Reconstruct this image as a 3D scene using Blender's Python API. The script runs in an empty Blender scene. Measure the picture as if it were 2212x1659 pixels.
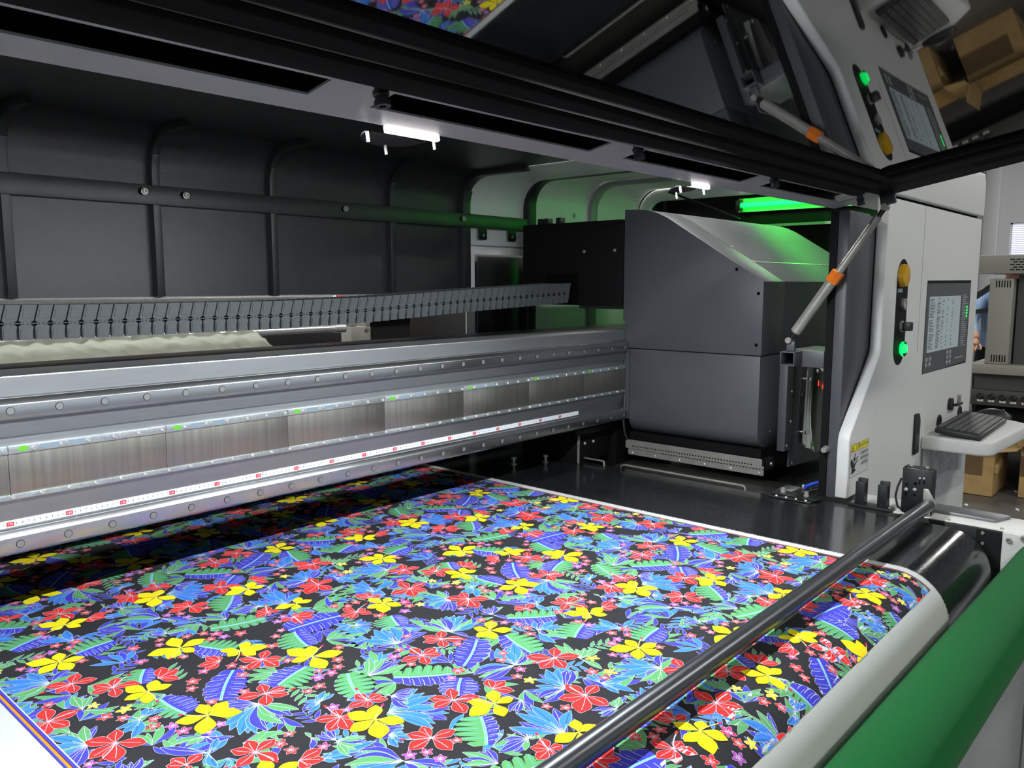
import bpy, bmesh, math, random
from mathutils import Vector, Matrix
random.seed(7)
R = math.radians
ZO = 1.155                     # all heights below are measured from the measuring tape on the beam; the floor is ZO lower
scene = bpy.context.scene
C = scene.collection
# ---------------------------------------------------------------- camera
cam_d = bpy.data.cameras.new('camera'); cam = bpy.data.objects.new('camera', cam_d); C.objects.link(cam)
cam_d.sensor_width = 36.0; cam_d.lens = 1752.33 / 2212 * 36.0; cam_d.clip_start = 0.02
cam.location = (-0.461, -1.6246, 0.4316 + ZO)
cam.rotation_euler = (math.pi / 2 - 0.123307, 0, -0.843822)
scene.camera = cam
# ---------------------------------------------------------------- world, exposure
w = bpy.data.worlds.new('world'); scene.world = w; w.use_nodes = True
w.node_tree.nodes['Background'].inputs[0].default_value = (0.80, 0.90, 1.0, 1)
w.node_tree.nodes['Background'].inputs[1].default_value = 0.42
vs = scene.view_settings
vs.view_transform = 'Standard'; vs.look = 'None'; vs.gamma = 1.0; vs.exposure = 0.65; vs.use_curve_mapping = False
LED_W = 930.0
GREEN_W = 13.0                # emission of the green tube
HALL_W = 76.0                   # emission of the ceiling luminaires
# ---------------------------------------------------------------- helpers
def lin(r, g, b):
    f = lambda u: (u / 255 / 12.92) if u <= 10.31 else ((u / 255 + 0.055) / 1.055) ** 2.4
    return (f(r), f(g), f(b), 1.0)
MATS = {}
def mat(name, col, rough=0.5, metal=0.0, spec=0.5, var=0.06, nscale=40.0, bump=0.0, bscale=300.0, emit=None, es=0.0,
        stretch=None, rvar=0.05, sheen=0.0, coat=0.0, ior=None, trans=0.0, alpha=1.0, speck=None):
    m = bpy.data.materials.new(name); m.use_nodes = True
    nt = m.node_tree; b = nt.nodes['Principled BSDF']
    b.inputs['Metallic'].default_value = metal
    b.inputs['Specular IOR Level'].default_value = spec
    if ior: b.inputs['IOR'].default_value = ior
    if sheen: b.inputs['Sheen Weight'].default_value = sheen; b.inputs['Sheen Roughness'].default_value = 0.4
    if coat: b.inputs['Coat Weight'].default_value = coat; b.inputs['Coat Roughness'].default_value = 0.08
    if trans: b.inputs['Transmission Weight'].default_value = trans
    b.inputs['Alpha'].default_value = alpha
    tc = nt.nodes.new('ShaderNodeTexCoord'); mp = nt.nodes.new('ShaderNodeMapping')
    nt.links.new(tc.outputs['Object'], mp.inputs['Vector'])
    if stretch: mp.inputs['Scale'].default_value = stretch
    nz = nt.nodes.new('ShaderNodeTexNoise'); nz.inputs['Scale'].default_value = nscale; nz.inputs['Detail'].default_value = 4
    nt.links.new(mp.outputs['Vector'], nz.inputs['Vector'])
    rp = nt.nodes.new('ShaderNodeValToRGB'); e = rp.color_ramp.elements
    e[0].position = 0.3; e[1].position = 0.7
    e[0].color = tuple(max(0, c * (1 - var)) for c in col[:3]) + (1,)
    e[1].color = tuple(min(1, c * (1 + var)) for c in col[:3]) + (1,)
    nt.links.new(nz.outputs['Fac'], rp.inputs['Fac'])
    colout = rp.outputs['Color']
    if speck:                                   # lint and scratches with a shape of their own
        n2 = nt.nodes.new('ShaderNodeTexNoise'); n2.inputs['Scale'].default_value = speck[0]; n2.inputs['Detail'].default_value = 2
        nt.links.new(tc.outputs['Object'], n2.inputs['Vector'])
        r2 = nt.nodes.new('ShaderNodeValToRGB'); r2.color_ramp.elements[0].position = speck[1]; r2.color_ramp.elements[1].position = speck[1] + 0.03
        nt.links.new(n2.outputs['Fac'], r2.inputs['Fac'])
        mx = nt.nodes.new('ShaderNodeMixRGB'); mx.inputs[2].default_value = speck[2]
        nt.links.new(r2.outputs['Color'], mx.inputs[0]); nt.links.new(colout, mx.inputs[1]); colout = mx.outputs[0]
    nt.links.new(colout, b.inputs['Base Color'])
    mr = nt.nodes.new('ShaderNodeMapRange'); mr.inputs['To Min'].default_value = max(0.01, rough - rvar); mr.inputs['To Max'].default_value = min(1, rough + rvar)
    nt.links.new(nz.outputs['Fac'], mr.inputs['Value']); nt.links.new(mr.outputs[0], b.inputs['Roughness'])
    if bump:
        nb = nt.nodes.new('ShaderNodeTexNoise'); nb.inputs['Scale'].default_value = bscale; nb.inputs['Detail'].default_value = 2
        nt.links.new(mp.outputs['Vector'], nb.inputs['Vector'])
        bn = nt.nodes.new('ShaderNodeBump'); bn.inputs['Strength'].default_value = bump; bn.inputs['Distance'].default_value = 0.001
        nt.links.new(nb.outputs['Fac'], bn.inputs['Height']); nt.links.new(bn.outputs['Normal'], b.inputs['Normal'])
    if emit:
        b.inputs['Emission Color'].default_value = emit; b.inputs['Emission Strength'].default_value = es
    MATS[name] = m
    return m
WP = {}
class MB:
    def __init__(s): s.v = []; s.f = []; s.m = []; s.mi = 0
    def add(s, vs, fs):
        o = len(s.v); s.v += [tuple(v) for v in vs]; s.f += [tuple(i + o for i in f) for f in fs]; s.m += [s.mi] * len(fs); return s
    def box(s, x0, x1, y0, y1, z0, z1):
        v = [(x, y, z) for x in (x0, x1) for y in (y0, y1) for z in (z0, z1)]
        return s.add(v, [(0,1,3,2),(4,6,7,5),(0,4,5,1),(2,3,7,6),(0,2,6,4),(1,5,7,3)])
    def prism(s, pts, ax, a0, a1):
        n = len(pts)
        P = {'x': lambda u, v, a: (a, u, v), 'y': lambda u, v, a: (u, a, v), 'z': lambda u, v, a: (u, v, a)}[ax]
        vs = [P(u, v, a0) for u, v in pts] + [P(u, v, a1) for u, v in pts]
        return s.add(vs, [tuple(range(n - 1, -1, -1)), tuple(range(n, 2 * n))] + [(i, (i + 1) % n, n + (i + 1) % n, n + i) for i in range(n)])
    def frame(s, p, q):
        p = Vector(p); d = (Vector(q) - p).normalized()
        u = d.cross(Vector((0, 0, 1)) if abs(d.z) < 0.9 else Vector((1, 0, 0))).normalized()
        return p, d, u, d.cross(u)
    def cyl(s, p, q, r, n=16, r2=None, caps=True):
        p_, d, u, v = s.frame(p, q); r2 = r if r2 is None else r2; q = Vector(q)
        vs = []
        for c, rr in ((p_, r), (q, r2)):
            vs += [c + (u * math.cos(2 * math.pi * i / n) + v * math.sin(2 * math.pi * i / n)) * rr for i in range(n)]
        fs = [(i, (i + 1) % n, n + (i + 1) % n, n + i) for i in range(n)]
        if caps: fs += [tuple(range(n - 1, -1, -1)), tuple(range(n, 2 * n))]
        return s.add(vs, fs)
    def lathe(s, p, q, prof, n=16):              # prof: (radius, distance along p->q in metres)
        p_, d, u, v = s.frame(p, q); vs = []
        for rr, h in prof:
            vs += [p_ + d * h + (u * math.cos(2 * math.pi * i / n) + v * math.sin(2 * math.pi * i / n)) * max(rr, 1e-5) for i in range(n)]
        fs = []
        for k in range(len(prof) - 1):
            a = k * n; b = a + n
            fs += [(a + i, a + (i + 1) % n, b + (i + 1) % n, b + i) for i in range(n)]
        fs += [tuple(range(n - 1, -1, -1)), tuple(range((len(prof) - 1) * n, len(prof) * n))]
        return s.add(vs, fs)
    def tube(s, path, r, n=8):
        P = [Vector(p) for p in path]; vs = []
        t0 = (P[1] - P[0]).normalized(); u = t0.cross(Vector((0, 0, 1)) if abs(t0.z) < 0.9 else Vector((1, 0, 0))).normalized()
        for i, p in enumerate(P):
            t = (P[min(i + 1, len(P) - 1)] - P[max(i - 1, 0)]).normalized()
            u = (u - t * u.dot(t)).normalized(); v = t.cross(u)
            vs += [p + (u * math.cos(2 * math.pi * k / n) + v * math.sin(2 * math.pi * k / n)) * r for k in range(n)]
        fs = []
        for i in range(len(P) - 1):
            a = i * n; b = a + n
            fs += [(a + k, a + (k + 1) % n, b + (k + 1) % n, b + k) for k in range(n)]
        fs += [tuple(range(n - 1, -1, -1)), tuple(range((len(P) - 1) * n, len(P) * n))]
        return s.add(vs, fs)
    def obox(s, o, ex, ey, ez):                  # box from a corner and three edge vectors
        o, ex, ey, ez = map(Vector, (o, ex, ey, ez))
        v = [o + ex * a + ey * b + ez * c for a in (0, 1) for b in (0, 1) for c in (0, 1)]
        return s.add(v, [(0,1,3,2),(4,6,7,5),(0,4,5,1),(2,3,7,6),(0,2,6,4),(1,5,7,3)])
    def sweep(s, prof, x0, x1, t):               # thin sheet: open (y,z) polyline swept along x, thickness t outwards
        n = len(prof); off = []
        for i in range(n):
            a = Vector(prof[max(i - 1, 0)]); b = Vector(prof[min(i + 1, n - 1)]); d = (b - a).normalized(); off.append((prof[i][0] + d[1] * t, prof[i][1] - d[0] * t))
        return s.prism(list(prof) + off[::-1], 'x', x0, x1)
    def build(s, name, mats, parent=None, bevel=0, seg=2, smooth=35, weld=False):
        me = bpy.data.meshes.new(name)
        xs = [v[0] for v in s.v]; ys = [v[1] for v in s.v]; zs = [v[2] for v in s.v]
        o0 = Vector(((min(xs) + max(xs)) / 2, (min(ys) + max(ys)) / 2, min(zs)))
        me.from_pydata([tuple(Vector(v) - o0) for v in s.v], [], s.f)
        ms = mats if isinstance(mats, (list, tuple)) else [mats]
        for m in ms: me.materials.append(m)
        if len(ms) > 1: me.polygons.foreach_set('material_index', s.m)
        bm = bmesh.new(); bm.from_mesh(me)
        if weld: bmesh.ops.remove_doubles(bm, verts=bm.verts, dist=1e-6)
        bmesh.ops.recalc_face_normals(bm, faces=bm.faces)
        if bevel:
            ed = [e for e in bm.edges if len(e.link_faces) == 2 and e.calc_face_angle(0) > R(30)]
            bmesh.ops.bevel(bm, geom=ed, offset=bevel, segments=seg, affect='EDGES', profile=0.5, clamp_overlap=True)
        bm.to_mesh(me); bm.free()
        if smooth:
            me.polygons.foreach_set('use_smooth', [True] * len(me.polygons)); me.set_sharp_from_angle(angle=R(smooth))
        return link(name, me, o0, parent)
def link(name, data, pos, parent=None):
    o = bpy.data.objects.new(name, data); C.objects.link(o)
    pos = Vector(pos)
    if parent: o.parent = parent; o.location = pos - WP[parent.name]
    else: o.location = pos + Vector((0, 0, ZO))
    WP[o.name] = pos
    return o
def inst(proto, name, parent, pos):             # another object on the same mesh
    return link(name, proto.data, pos, parent)
def tag(o, label, cat, group=None, kind=None):
    if label: o['label'] = label
    if cat: o['category'] = cat
    if group: o['group'] = group
    if kind: o['kind'] = kind
    return o
def thing(name, label, cat, pos, group=None): return tag(link(name, None, pos), label, cat, group)
def struct(o): o['kind'] = 'structure'; return o
_txt = {}
def text_geo(body, size=1.0, align='CENTER'):
    k = (body, align)
    if k not in _txt:
        cu = bpy.data.curves.new('t', 'FONT'); cu.body = body; cu.align_x = align; cu.align_y = 'CENTER'; cu.size = 1.0; cu.resolution_u = 2
        o = bpy.data.objects.new('t', cu); C.objects.link(o)
        dg = bpy.context.evaluated_depsgraph_get(); dg.update()
        me = bpy.data.meshes.new_from_object(o.evaluated_get(dg))
        _txt[k] = ([tuple(v.co) for v in me.vertices], [tuple(p.vertices) for p in me.polygons])
        bpy.data.meshes.remove(me); bpy.data.objects.remove(o); bpy.data.curves.remove(cu)
    v, f = _txt[k]
    return [(a * size, b * size) for a, b, _ in v], f
def put_text(mb, body, size, to3, align='CENTER'):
    v, f = text_geo(body, size, align); mb.add([to3(a, b) for a, b in v], f)
def arc(cx, cy, r, a0, a1, n):
    return [(cx + r * math.cos(R(a0 + (a1 - a0) * i / n)), cy + r * math.sin(R(a0 + (a1 - a0) * i / n))) for i in range(n + 1)]
def rrect(x0, x1, y0, y1, r, n=4):
    return arc(x1 - r, y0 + r, r, -90, 0, n) + arc(x1 - r, y1 - r, r, 0, 90, n) + arc(x0 + r, y1 - r, r, 90, 180, n) + arc(x0 + r, y0 + r, r, 180, 270, n)
# ---------------------------------------------------------------- materials
M_WHITE = mat('white powder coat', lin(205, 206, 204), 0.42, bump=0.25, bscale=420, var=0.02)
M_SHELL = mat('white shell paint', lin(238, 240, 238), 0.38, var=0.02)
M_BLACK = mat('black paint', lin(24, 25, 26), 0.42, var=0.1, bump=0.08, bscale=500)
M_HOOD = mat('black textured paint', lin(46, 48, 49), 0.32, var=0.1, bump=0.4, bscale=650, spec=0.6)
M_LIDF = mat('matt black frame paint', lin(19, 19, 19), 0.75, spec=0.08, var=0.08)
M_DEEP = mat('matt black', lin(10, 10, 11), 0.7, spec=0.2)
M_GREY = mat('graphite grey paint', lin(76, 79, 83), 0.45, bump=0.1, bscale=700, var=0.03)
M_FLANGE = mat('grey flange paint', lin(160, 162, 164), 0.42, bump=0.06, bscale=500, var=0.03)
M_ALU = mat('milled aluminium', lin(166, 169, 171), 0.40, 0.92, stretch=(1, 14, 14), nscale=12, var=0.03, rvar=0.02)
M_ALU2 = mat('anodised aluminium', lin(140, 142, 145), 0.45, 0.9, stretch=(1, 10, 10), nscale=30, var=0.05, rvar=0.05)
M_RAIL = mat('ground steel rail', lin(205, 207, 209), 0.26, 1.0, stretch=(1, 8, 8), nscale=6, var=0.03, rvar=0.015)
M_MAG = mat('magnet cover steel', lin(166, 162, 152), 0.33, 0.92, stretch=(40, 1, 1), nscale=3, var=0.12, rvar=0.07)
M_ZINC = mat('zinc plate', lin(205, 213, 212), 0.34, 0.85, nscale=160, var=0.16, rvar=0.1)
M_CAP = mat('bolt cap', lin(150, 152, 150), 0.45, 0.6)
M_STEEL = mat('stainless steel', lin(178, 176, 169), 0.32, 0.55, nscale=25, var=0.1, rvar=0.08)
M_DSTEEL = mat('dark steel', lin(70, 70, 72), 0.35, 0.9, nscale=25, var=0.15)
M_CHROME = mat('chrome', lin(220, 220, 220), 0.2, 0.6)
M_GUN = mat('gunmetal tube', lin(92, 95, 99), 0.3, 0.85, stretch=(1, 12, 12), nscale=40, var=0.06)
M_BELT = mat('black belt rubber', lin(24, 25, 27), 0.15, spec=0.5, var=0.2, nscale=14, rvar=0.06, bump=0.04, bscale=260, speck=(520, 0.665, lin(110, 112, 114)))
M_CHAIN = mat('grey plastic', lin(80, 84, 86), 0.5, var=0.1, nscale=90)
M_BROWN = mat('oiled brown steel', lin(52, 50, 46), 0.4, 0.4, var=0.15, nscale=18)
M_LBLACK = mat('hole black', lin(6, 6, 6), 0.9, spec=0.1)
M_ORANGE = mat('orange plastic', lin(236, 122, 28), 0.45)
M_YELL = mat('amber plastic', lin(198, 150, 20), 0.3)
M_SYEL = mat('sign yellow', lin(225, 214, 60), 0.5)
M_SGRY = mat('sign pale grey', lin(196, 197, 198), 0.5)
M_INK = mat('black ink', lin(22, 22, 24), 0.6)
M_REDINK = mat('red ink', lin(214, 60, 72), 0.6)
M_TAPE = mat('white tape', lin(232, 236, 240), 0.5, var=0.01)
M_LABEL = mat('pale label', lin(130, 150, 165), 0.5)
M_STICK = mat('green sticker', lin(98, 190, 50), 0.5)
M_KEY = mat('black plastic', lin(30, 31, 33), 0.45)
M_KEYC = mat('key cap plastic', lin(50, 52, 54), 0.5)
M_CLEAR = mat('clear acrylic', lin(235, 238, 240), 0.06, trans=1.0, ior=1.45, var=0.0, rvar=0.02)
M_FELT = mat('green felt', lin(13, 88, 40), 0.97, spec=0.05, var=0.15, nscale=900, bump=1.0, bscale=900, sheen=0.08)
M_PANE = mat('dark tinted acrylic', lin(6, 6, 7), 0.025, spec=0.5, ior=3.0, var=0.0, rvar=0.005)
M_LED = mat('white diode', (1, 1, 1, 1), 0.5, emit=(0.93, 0.97, 1.0, 1), es=LED_W)
M_GLED = mat('green tube light', (0.02, 0.4, 0.06, 1), 0.5, emit=(0.001, 1.0, 0.02, 1), es=GREEN_W)
M_GBTN = mat('lit green button', (0.02, 0.5, 0.15, 1), 0.3, emit=(0.0, 1.0, 0.13, 1), es=1.1)
M_RLED = mat('lit red indicator', (0.6, 0.02, 0.02, 1), 0.3, emit=(1.0, 0.04, 0.02, 1), es=6.0)
M_WLED = mat('work lamp glow', (1, 0.95, 0.94, 1), 0.4, emit=(1.0, 0.93, 0.92, 1), es=1.5)
M_LCD = mat('display panel', lin(120, 130, 134), 0.35, emit=lin(168, 182, 184), es=0.22, var=0.02)
M_LCDT = mat('display text', lin(70, 80, 84), 0.4)
M_PANEL = mat('control panel grey', lin(76, 79, 83), 0.4)
M_BTN = mat('grey button', lin(150, 153, 154), 0.5)
M_CARD = mat('cardboard', lin(176, 146, 96), 0.85, var=0.12, nscale=12)
M_CARDD = mat('brown packing tape', lin(110, 88, 60), 0.4, var=0.1)
M_FLOOR = mat('grey epoxy floor', lin(92, 92, 88), 0.4, var=0.12, nscale=3)
M_WALL = mat('grey wall paint', lin(168, 168, 170), 0.8, var=0.03)
M_CEIL = mat('dark ceiling', lin(26, 27, 29), 0.9)
M_BEIGE = mat('machine beige grey', lin(150, 150, 142), 0.5, var=0.03)
M_BEIGED = mat('machine dark grey', lin(70, 70, 68), 0.5)
M_LAMP = mat('ceiling lamp', (1, 1, 1, 1), 0.5, emit=(1.0, 0.98, 0.93, 1), es=HALL_W)
M_DAY = mat('daylight pane', (0.8, 0.85, 1, 1), 0.3, emit=(0.8, 0.86, 1.0, 1), es=1.6)
M_BLIND = mat('blind slat', lin(150, 150, 170), 0.6)
M_SHIRT = mat('blue striped shirt', lin(140, 168, 205), 0.85, stretch=(1, 60, 2), nscale=3, var=0.35)
M_TROU = mat('dark trousers', lin(26, 28, 36), 0.9)
M_SKIN = mat('skin', lin(190, 140, 112), 0.6)
M_HAIR = mat('black hair', lin(20, 18, 17), 0.6)
M_RCLOTH = mat('unbleached cloth', lin(148, 153, 140), 0.9, bump=0.3, bscale=60, var=0.06)
M_BLUE = mat('blue hose', lin(40, 80, 220), 0.4)
M_POCKET = mat('clear plastic pocket', lin(176, 180, 182), 0.2, var=0.25, nscale=30, alpha=0.75)
# ================================================================ the hall
FZ = -ZO
struct(MB().box(-9, 11.2, -9, 7, FZ - 0.1, FZ).build('floor', M_FLOOR))
struct(MB().box(-9, 11.2, -9, 7, 3.0, 3.1).build('ceiling', M_CEIL))
wr = struct(MB().box(11.0, 11.2, -9, 0.20, FZ, 3.0).box(11.0, 11.2, 0.50, 7, FZ, 3.0).box(11.0, 11.2, 0.20, 0.50, FZ, 0.55).box(11.0, 11.2, 0.20, 0.50, 1.16, 3.0).build('wall_right', M_WALL))
struct(MB().box(-9, 11.2, 6.8, 7.0, FZ, 3.0).build('wall_back', M_WALL))
struct(MB().box(10.9, 11.0, 0.78, 0.62, FZ, 3.0).build('trim_1', M_WALL, bevel=0.01))
win = link('window_1', None, (11.05, 0.35, 0.55)); struct(win)
MB().box(11.10, 11.12, 0.20, 0.50, 0.55, 1.16).build('pane', M_DAY, win)
fr = MB()
for a in ((0.20, 0.22, 0.55, 1.16), (0.48, 0.50, 0.55, 1.16), (0.20, 0.50, 0.55, 0.57), (0.20, 0.50, 1.14, 1.16)): fr.box(11.03, 11.09, *a)
fr.build('window_frame', M_SHELL, win)
sl = MB().box(11.02, 11.024, 0.215, 0.485, -0.008, 0.008).build('blind_slat', M_BLIND, win)
sl.rotation_euler = (0, 0.5, 0); C.objects.unlink(sl); bpy.data.objects.remove(sl)
for k in range(26):
    z = 0.575 + k * 0.022
    MB().obox((11.005, 0.215, z), (0.018, 0, 0.010), (0, 0.27, 0), (0, 0, 0.0015)).build('blind_slat', M_BLIND, win)
# ceiling beams and luminaires (also the ones behind the photographer light the hall)
for k, x in enumerate((6.5, 9.0)):
    struct(MB().box(x, x + 0.18, -9, 6.8, 2.70, 3.0).build('trim_%d' % (k + 2), M_CEIL))
proto = None
for k, (x, y, ln, lab) in enumerate((
        (4.6, -3.2, 1.2, 'long white ceiling lamp hanging to the right of the printer'), (1.2, -3.6, 1.2, 'long white ceiling lamp hanging behind the photographer'),
        (-2.4, -3.4, 1.2, 'long white ceiling lamp hanging behind the left end of the printer'), (7.6, 0.3, 1.2, 'long white ceiling lamp nearest the blinds window'),
        (2.5, 3.6, 1.2, 'long white ceiling lamp behind the printer hood'), (-2.5, 3.6, 1.2, 'long white ceiling lamp behind the left end of the hood'),
        (9.8, -1.2, 1.2, 'long white ceiling lamp at the far right wall'), (2.6, -0.15, 1.2, 'added ceiling lamp brightening the sloping top of the print carriage'), (0.2, 1.7, 1.2, 'added ceiling lamp brightening the pale cloth behind the hood wall'))):  # last two lamps are added to brighten the carriage top and the rear cloth
    t = thing('ceiling_lamp', lab, 'lamp', (x, y, 2.46), 'hall ceiling lamps')
    MB().box(x - ln / 2, x + ln / 2, y - 0.09, y + 0.09, 2.50, 2.55).build('housing', M_SHELL, t, bevel=0.008)
    MB().box(x - ln / 2 + 0.02, x + ln / 2 - 0.02, y - 0.07, y + 0.07, 2.49, 2.50).build('diffuser', M_LAMP, t)
    for s in (-0.45, 0.45): MB().cyl((x + s, y, 2.55), (x + s, y, 3.0), 0.006, 6).build('hanger', M_BLACK, t)
# ================================================================ conveyor belt
ZB = -0.19; RB = 0.1075; RY = -1.112; RZ = ZB - RB
BX = 1.80
t = thing('conveyor_belt', 'glossy black conveyor belt turning down over its front roller', 'conveyor belt', (0.3, 0, ZB - 0.24))
prof = [(0.9, ZB), (0.4, ZB)] + [(y, z) for y, z in [(RY - RB * math.sin(R(a)), RZ + RB * math.cos(R(a))) for a in range(0, 181, 5)]] + [(0.9, ZB - 2 * RB)]
inner = [(0.9, ZB - 0.006), (0.4, ZB - 0.006)] + [(RY - (RB - 0.006) * math.sin(R(a)), RZ + (RB - 0.006) * math.cos(R(a))) for a in range(0, 181, 5)] + [(0.9, ZB - 2 * RB + 0.006)]
MB().prism(prof + inner[::-1], 'x', -1.6, BX).build('belt', M_BELT, t, smooth=30)
MB().cyl((-1.6, RY, RZ), (BX - 0.012, RY, RZ), RB - 0.007, 48).cyl((BX - 0.012, RY, RZ), (BX + 0.035, RY, RZ), 0.03, 20).build('roller_drum', M_DSTEEL, t)
MB().box(-1.6, BX - 0.01, -0.95, 0.88, ZB - 0.04, ZB - 0.008).build('support_table', M_DSTEEL, t)
# ================================================================ side frame of the printer
t = thing('side_frame', 'white side frame rail with screws at the right edge of the belt', 'machine frame', (1.95, -0.9, FZ))
MB().prism([(1.8737, -1.42), (2.022, -1.42), (2.022, -0.84), (1.90, -0.84), (1.90, -0.96), (1.8737, -0.96)], 'z', -0.205, -0.195).build('top_plate', M_WHITE, t, bevel=0.002)
MB().prism([(1.937, -1.1965), (2.004, -1.2205), (2.013, -1.20), (2.013, -0.97), (1.937, -0.97)], 'z', -0.195, -0.186).build('cover_strip', M_ALU2, t, bevel=0.003)
MB().box(1.8737, 2.02, -1.42, -0.84, -0.32, -0.206).build('rail', M_WHITE, t, bevel=0.003)
MB().box(1.864, 1.8730, -1.2262, -0.98, -0.42, -0.196).build('inner_plate', M_BLACK, t, bevel=0.002)
MB().box(1.864, 1.8730, -1.42, -1.2266, -0.50, -0.1963).build('end_plate', M_WHITE, t, bevel=0.002)
MB().prism([(1.8640, -1.168), (1.8625, -1.168), (1.8625, -1.225), (1.8640, -1.225)], 'z', -0.30, -0.199).build('lip_plate', M_BLACK, t)
scr = None
for p, d, r in (((1.864, -1.2422, -0.2141), (-1, 0, 0), 0.0075), ((1.8625, -1.183, -0.2074), (-1, 0, 0), 0.0045), ((1.8625, -1.1842, -0.2346), (-1, 0, 0), 0.004),
                ((1.885, -1.098, -0.195), (0, 0, 1), 0.0045), ((1.887, -1.221, -0.195), (0, 0, 1), 0.0045), ((1.864, -1.275, -0.203), (-1, 0, 0), 0.009)):
    q = Vector(p) + Vector(d)
    MB().lathe(p, q, [(r, 0), (r, r * 0.5), (r * 0.8, r * 0.9), (r * 0.45, r * 0.9), (r * 0.4, r * 0.4)], 14).build('screw', M_STEEL, t)
MB().box(1.92, 2.02, -1.42, -0.20, FZ, -0.33).build('side_panel', M_WHITE, t, bevel=0.01)
MB().box(1.905, 1.92, -1.40, -1.30, FZ + 0.05, -0.45).build('panel_edge', M_WHITE, t, bevel=0.004)
MB().box(1.90, 1.98, -1.36, -1.10, FZ, FZ + 0.05).build('foot', M_BLACK, t)
tag(MB().tube([(1.62, -1.46, FZ + 0.02), (1.70, -1.44, -0.75), (1.80, -1.40, -0.55), (1.88, -1.33, -0.48)], 0.016, 12).build('black_hose', M_KEY), 'black hose hanging below the green roller', 'hose')
# ================================================================ hood over the beam
YW = 0.62
def hood_prof(yf=-0.60, zt=0.85, yw=YW, zb=0.395, r=0.115):
    return [(yw, zb), (yw, zt - r)] + arc(yw - r, zt - r, r, 0, 90, 10)[1:] + [(yf, zt)]
t = thing('machine_hood', 'black ribbed metal hood wall arching over the silver beam', 'machine hood', (0.2, YW, 0.395))
ribs = (-0.52, -0.15, 0.2125, 0.578, 0.938, 1.408)
edges = (-0.9,) + ribs + (1.7917,)
for a, b in zip(edges[:-1], edges[1:]):
    MB().sweep(hood_prof(), a + 0.0003, b - 0.0003, -0.003).build('hood_panel', M_HOOD, t, smooth=40)
for x in ribs:
    p = hood_prof(0.42); q = [(y - 0.030 if k < 2 else y - 0.03 * (0.5 if z > 0.8 else 1), z - (0.024 if z > 0.8 else 0.010)) for k, (y, z) in enumerate(p)]
    q[0] = (YW - 0.030, 0.395)
    MB().prism([(y - 0.0005, z - 0.0005) for y, z in p] + q[::-1], 'x', x - 0.011, x + 0.011).build('rib', M_HOOD, t, bevel=0.002)
p = hood_prof(0.30); q = [(YW - 0.030, 0.395)] + [(y - (0.03 if z < 0.8 else 0.012), z - (0.010 if z < 0.8 else 0.022)) for y, z in p[1:]]
MB().prism([(y - 0.0005, z - 0.0005) for y, z in p] + q[::-1], 'x', 1.752, 1.7917).build('end_rib', M_HOOD, t, bevel=0.002)
MB().box(-0.9, 1.7917, YW - 0.012, YW - 0.001, 0.3915, 0.3945).build('bottom_lip', M_FLANGE, t)
MB().box(-0.9, 1.74, 0.555, 0.560, -0.186, 0.150).build('rear_light_blocker', M_DEEP, t)  # unseen black sheet added to keep rear light off the fabric
MB().box(-0.9, 1.7917, -0.62, -0.605, 0.72, 0.85).build('front_lip', M_HOOD, t)
MB().box(-0.9, 2.12, 0.585, 0.5895, 0.643, 0.695).box(-0.9, 2.12, 0.5895, 0.618, 0.689, 0.695).box(-0.9, 2.12, 0.5895, 0.618, 0.643, 0.649).build('wall_rail', M_HOOD, t, bevel=0.0015)
for x, z in ((0.5402, 0.6765), (0.6558, 0.6747), (1.1991, 0.6745), (1.7444, 0.6745)):
    MB().cyl((x - 0.004, 0.5850, z), (x - 0.004, 0.5838, z), 0.0105, 18).build('bolt_hole', M_LBLACK, t)
    MB().lathe((x + 0.002, 0.585, z), (x + 0.002, 0.5, z), [(0.0095, 0), (0.0095, 0.003), (0.0065, 0.0034), (0.0065, 0.009), (0.0035, 0.009), (0.0033, 0.004)], 18).build('bolt', M_STEEL, t)
for x in (1.835, 2.005):
    MB().prism(rrect(x, x + 0.045, 0.600, 0.645, 0.008), 'y', 0.588, 0.592).build('rail_tab', M_BLACK, t)
    MB().cyl((x + 0.024, 0.588, 0.618), (x + 0.024, 0.584, 0.618), 0.006, 12).build('tab_screw', M_STEEL, t)
# ================================================================ white shell at the right end, with the green lamp
t = thing('end_shell', 'white rounded end shell with black arch trim tinted by green light', 'machine housing', (2.5, YW, -0.2))
MB().sweep(hood_prof(0.0, 0.85, YW, 0.545), 1.795, 2.128, -0.004).build('shell_section', M_SHELL, t, smooth=40)
MB().box(1.795, 1.842, YW, YW + 0.004, -0.25, 0.545).build('shell_jamb', M_SHELL, t)
MB().box(1.795, 2.128, YW - 0.006, YW, 0.575, 0.582).build('groove_bead', M_FLANGE, t, bevel=0.002)
MB().sweep(hood_prof(0.0, 0.89, YW + 0.02, 0.10), 2.183, 2.605, -0.004).build('shell_section', M_SHELL, t, smooth=40)
MB().sweep(hood_prof(0.0, 0.89, YW + 0.02, 0.10), 2.658, 3.02, -0.004).build('shell_section', M_SHELL, t, smooth=40)
def arch(d, yw, zt, r): 
    o = hood_prof(-0.02, zt, yw, 0.10, r); i = hood_prof(-0.02, zt - d, yw - d, 0.10, max(0.06, r - d)); return o + i[::-1]
MB().prism(arch(0.034, YW + 0.002, 0.8805, 0.13), 'x', 2.130, 2.181).build('arch_trim', M_BLACK, t, bevel=0.004, smooth=40)
MB().prism(arch(0.022, YW + 0.020, 0.890, 0.13), 'x', 2.606, 2.657).build('arch_band', M_FLANGE, t, bevel=0.003, smooth=40)
MB().prism(arch(0.06, YW + 0.020, 0.890, 0.13), 'x', 3.022, 3.06).build('arch_band', M_SHELL, t, bevel=0.012, smooth=40)
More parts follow.
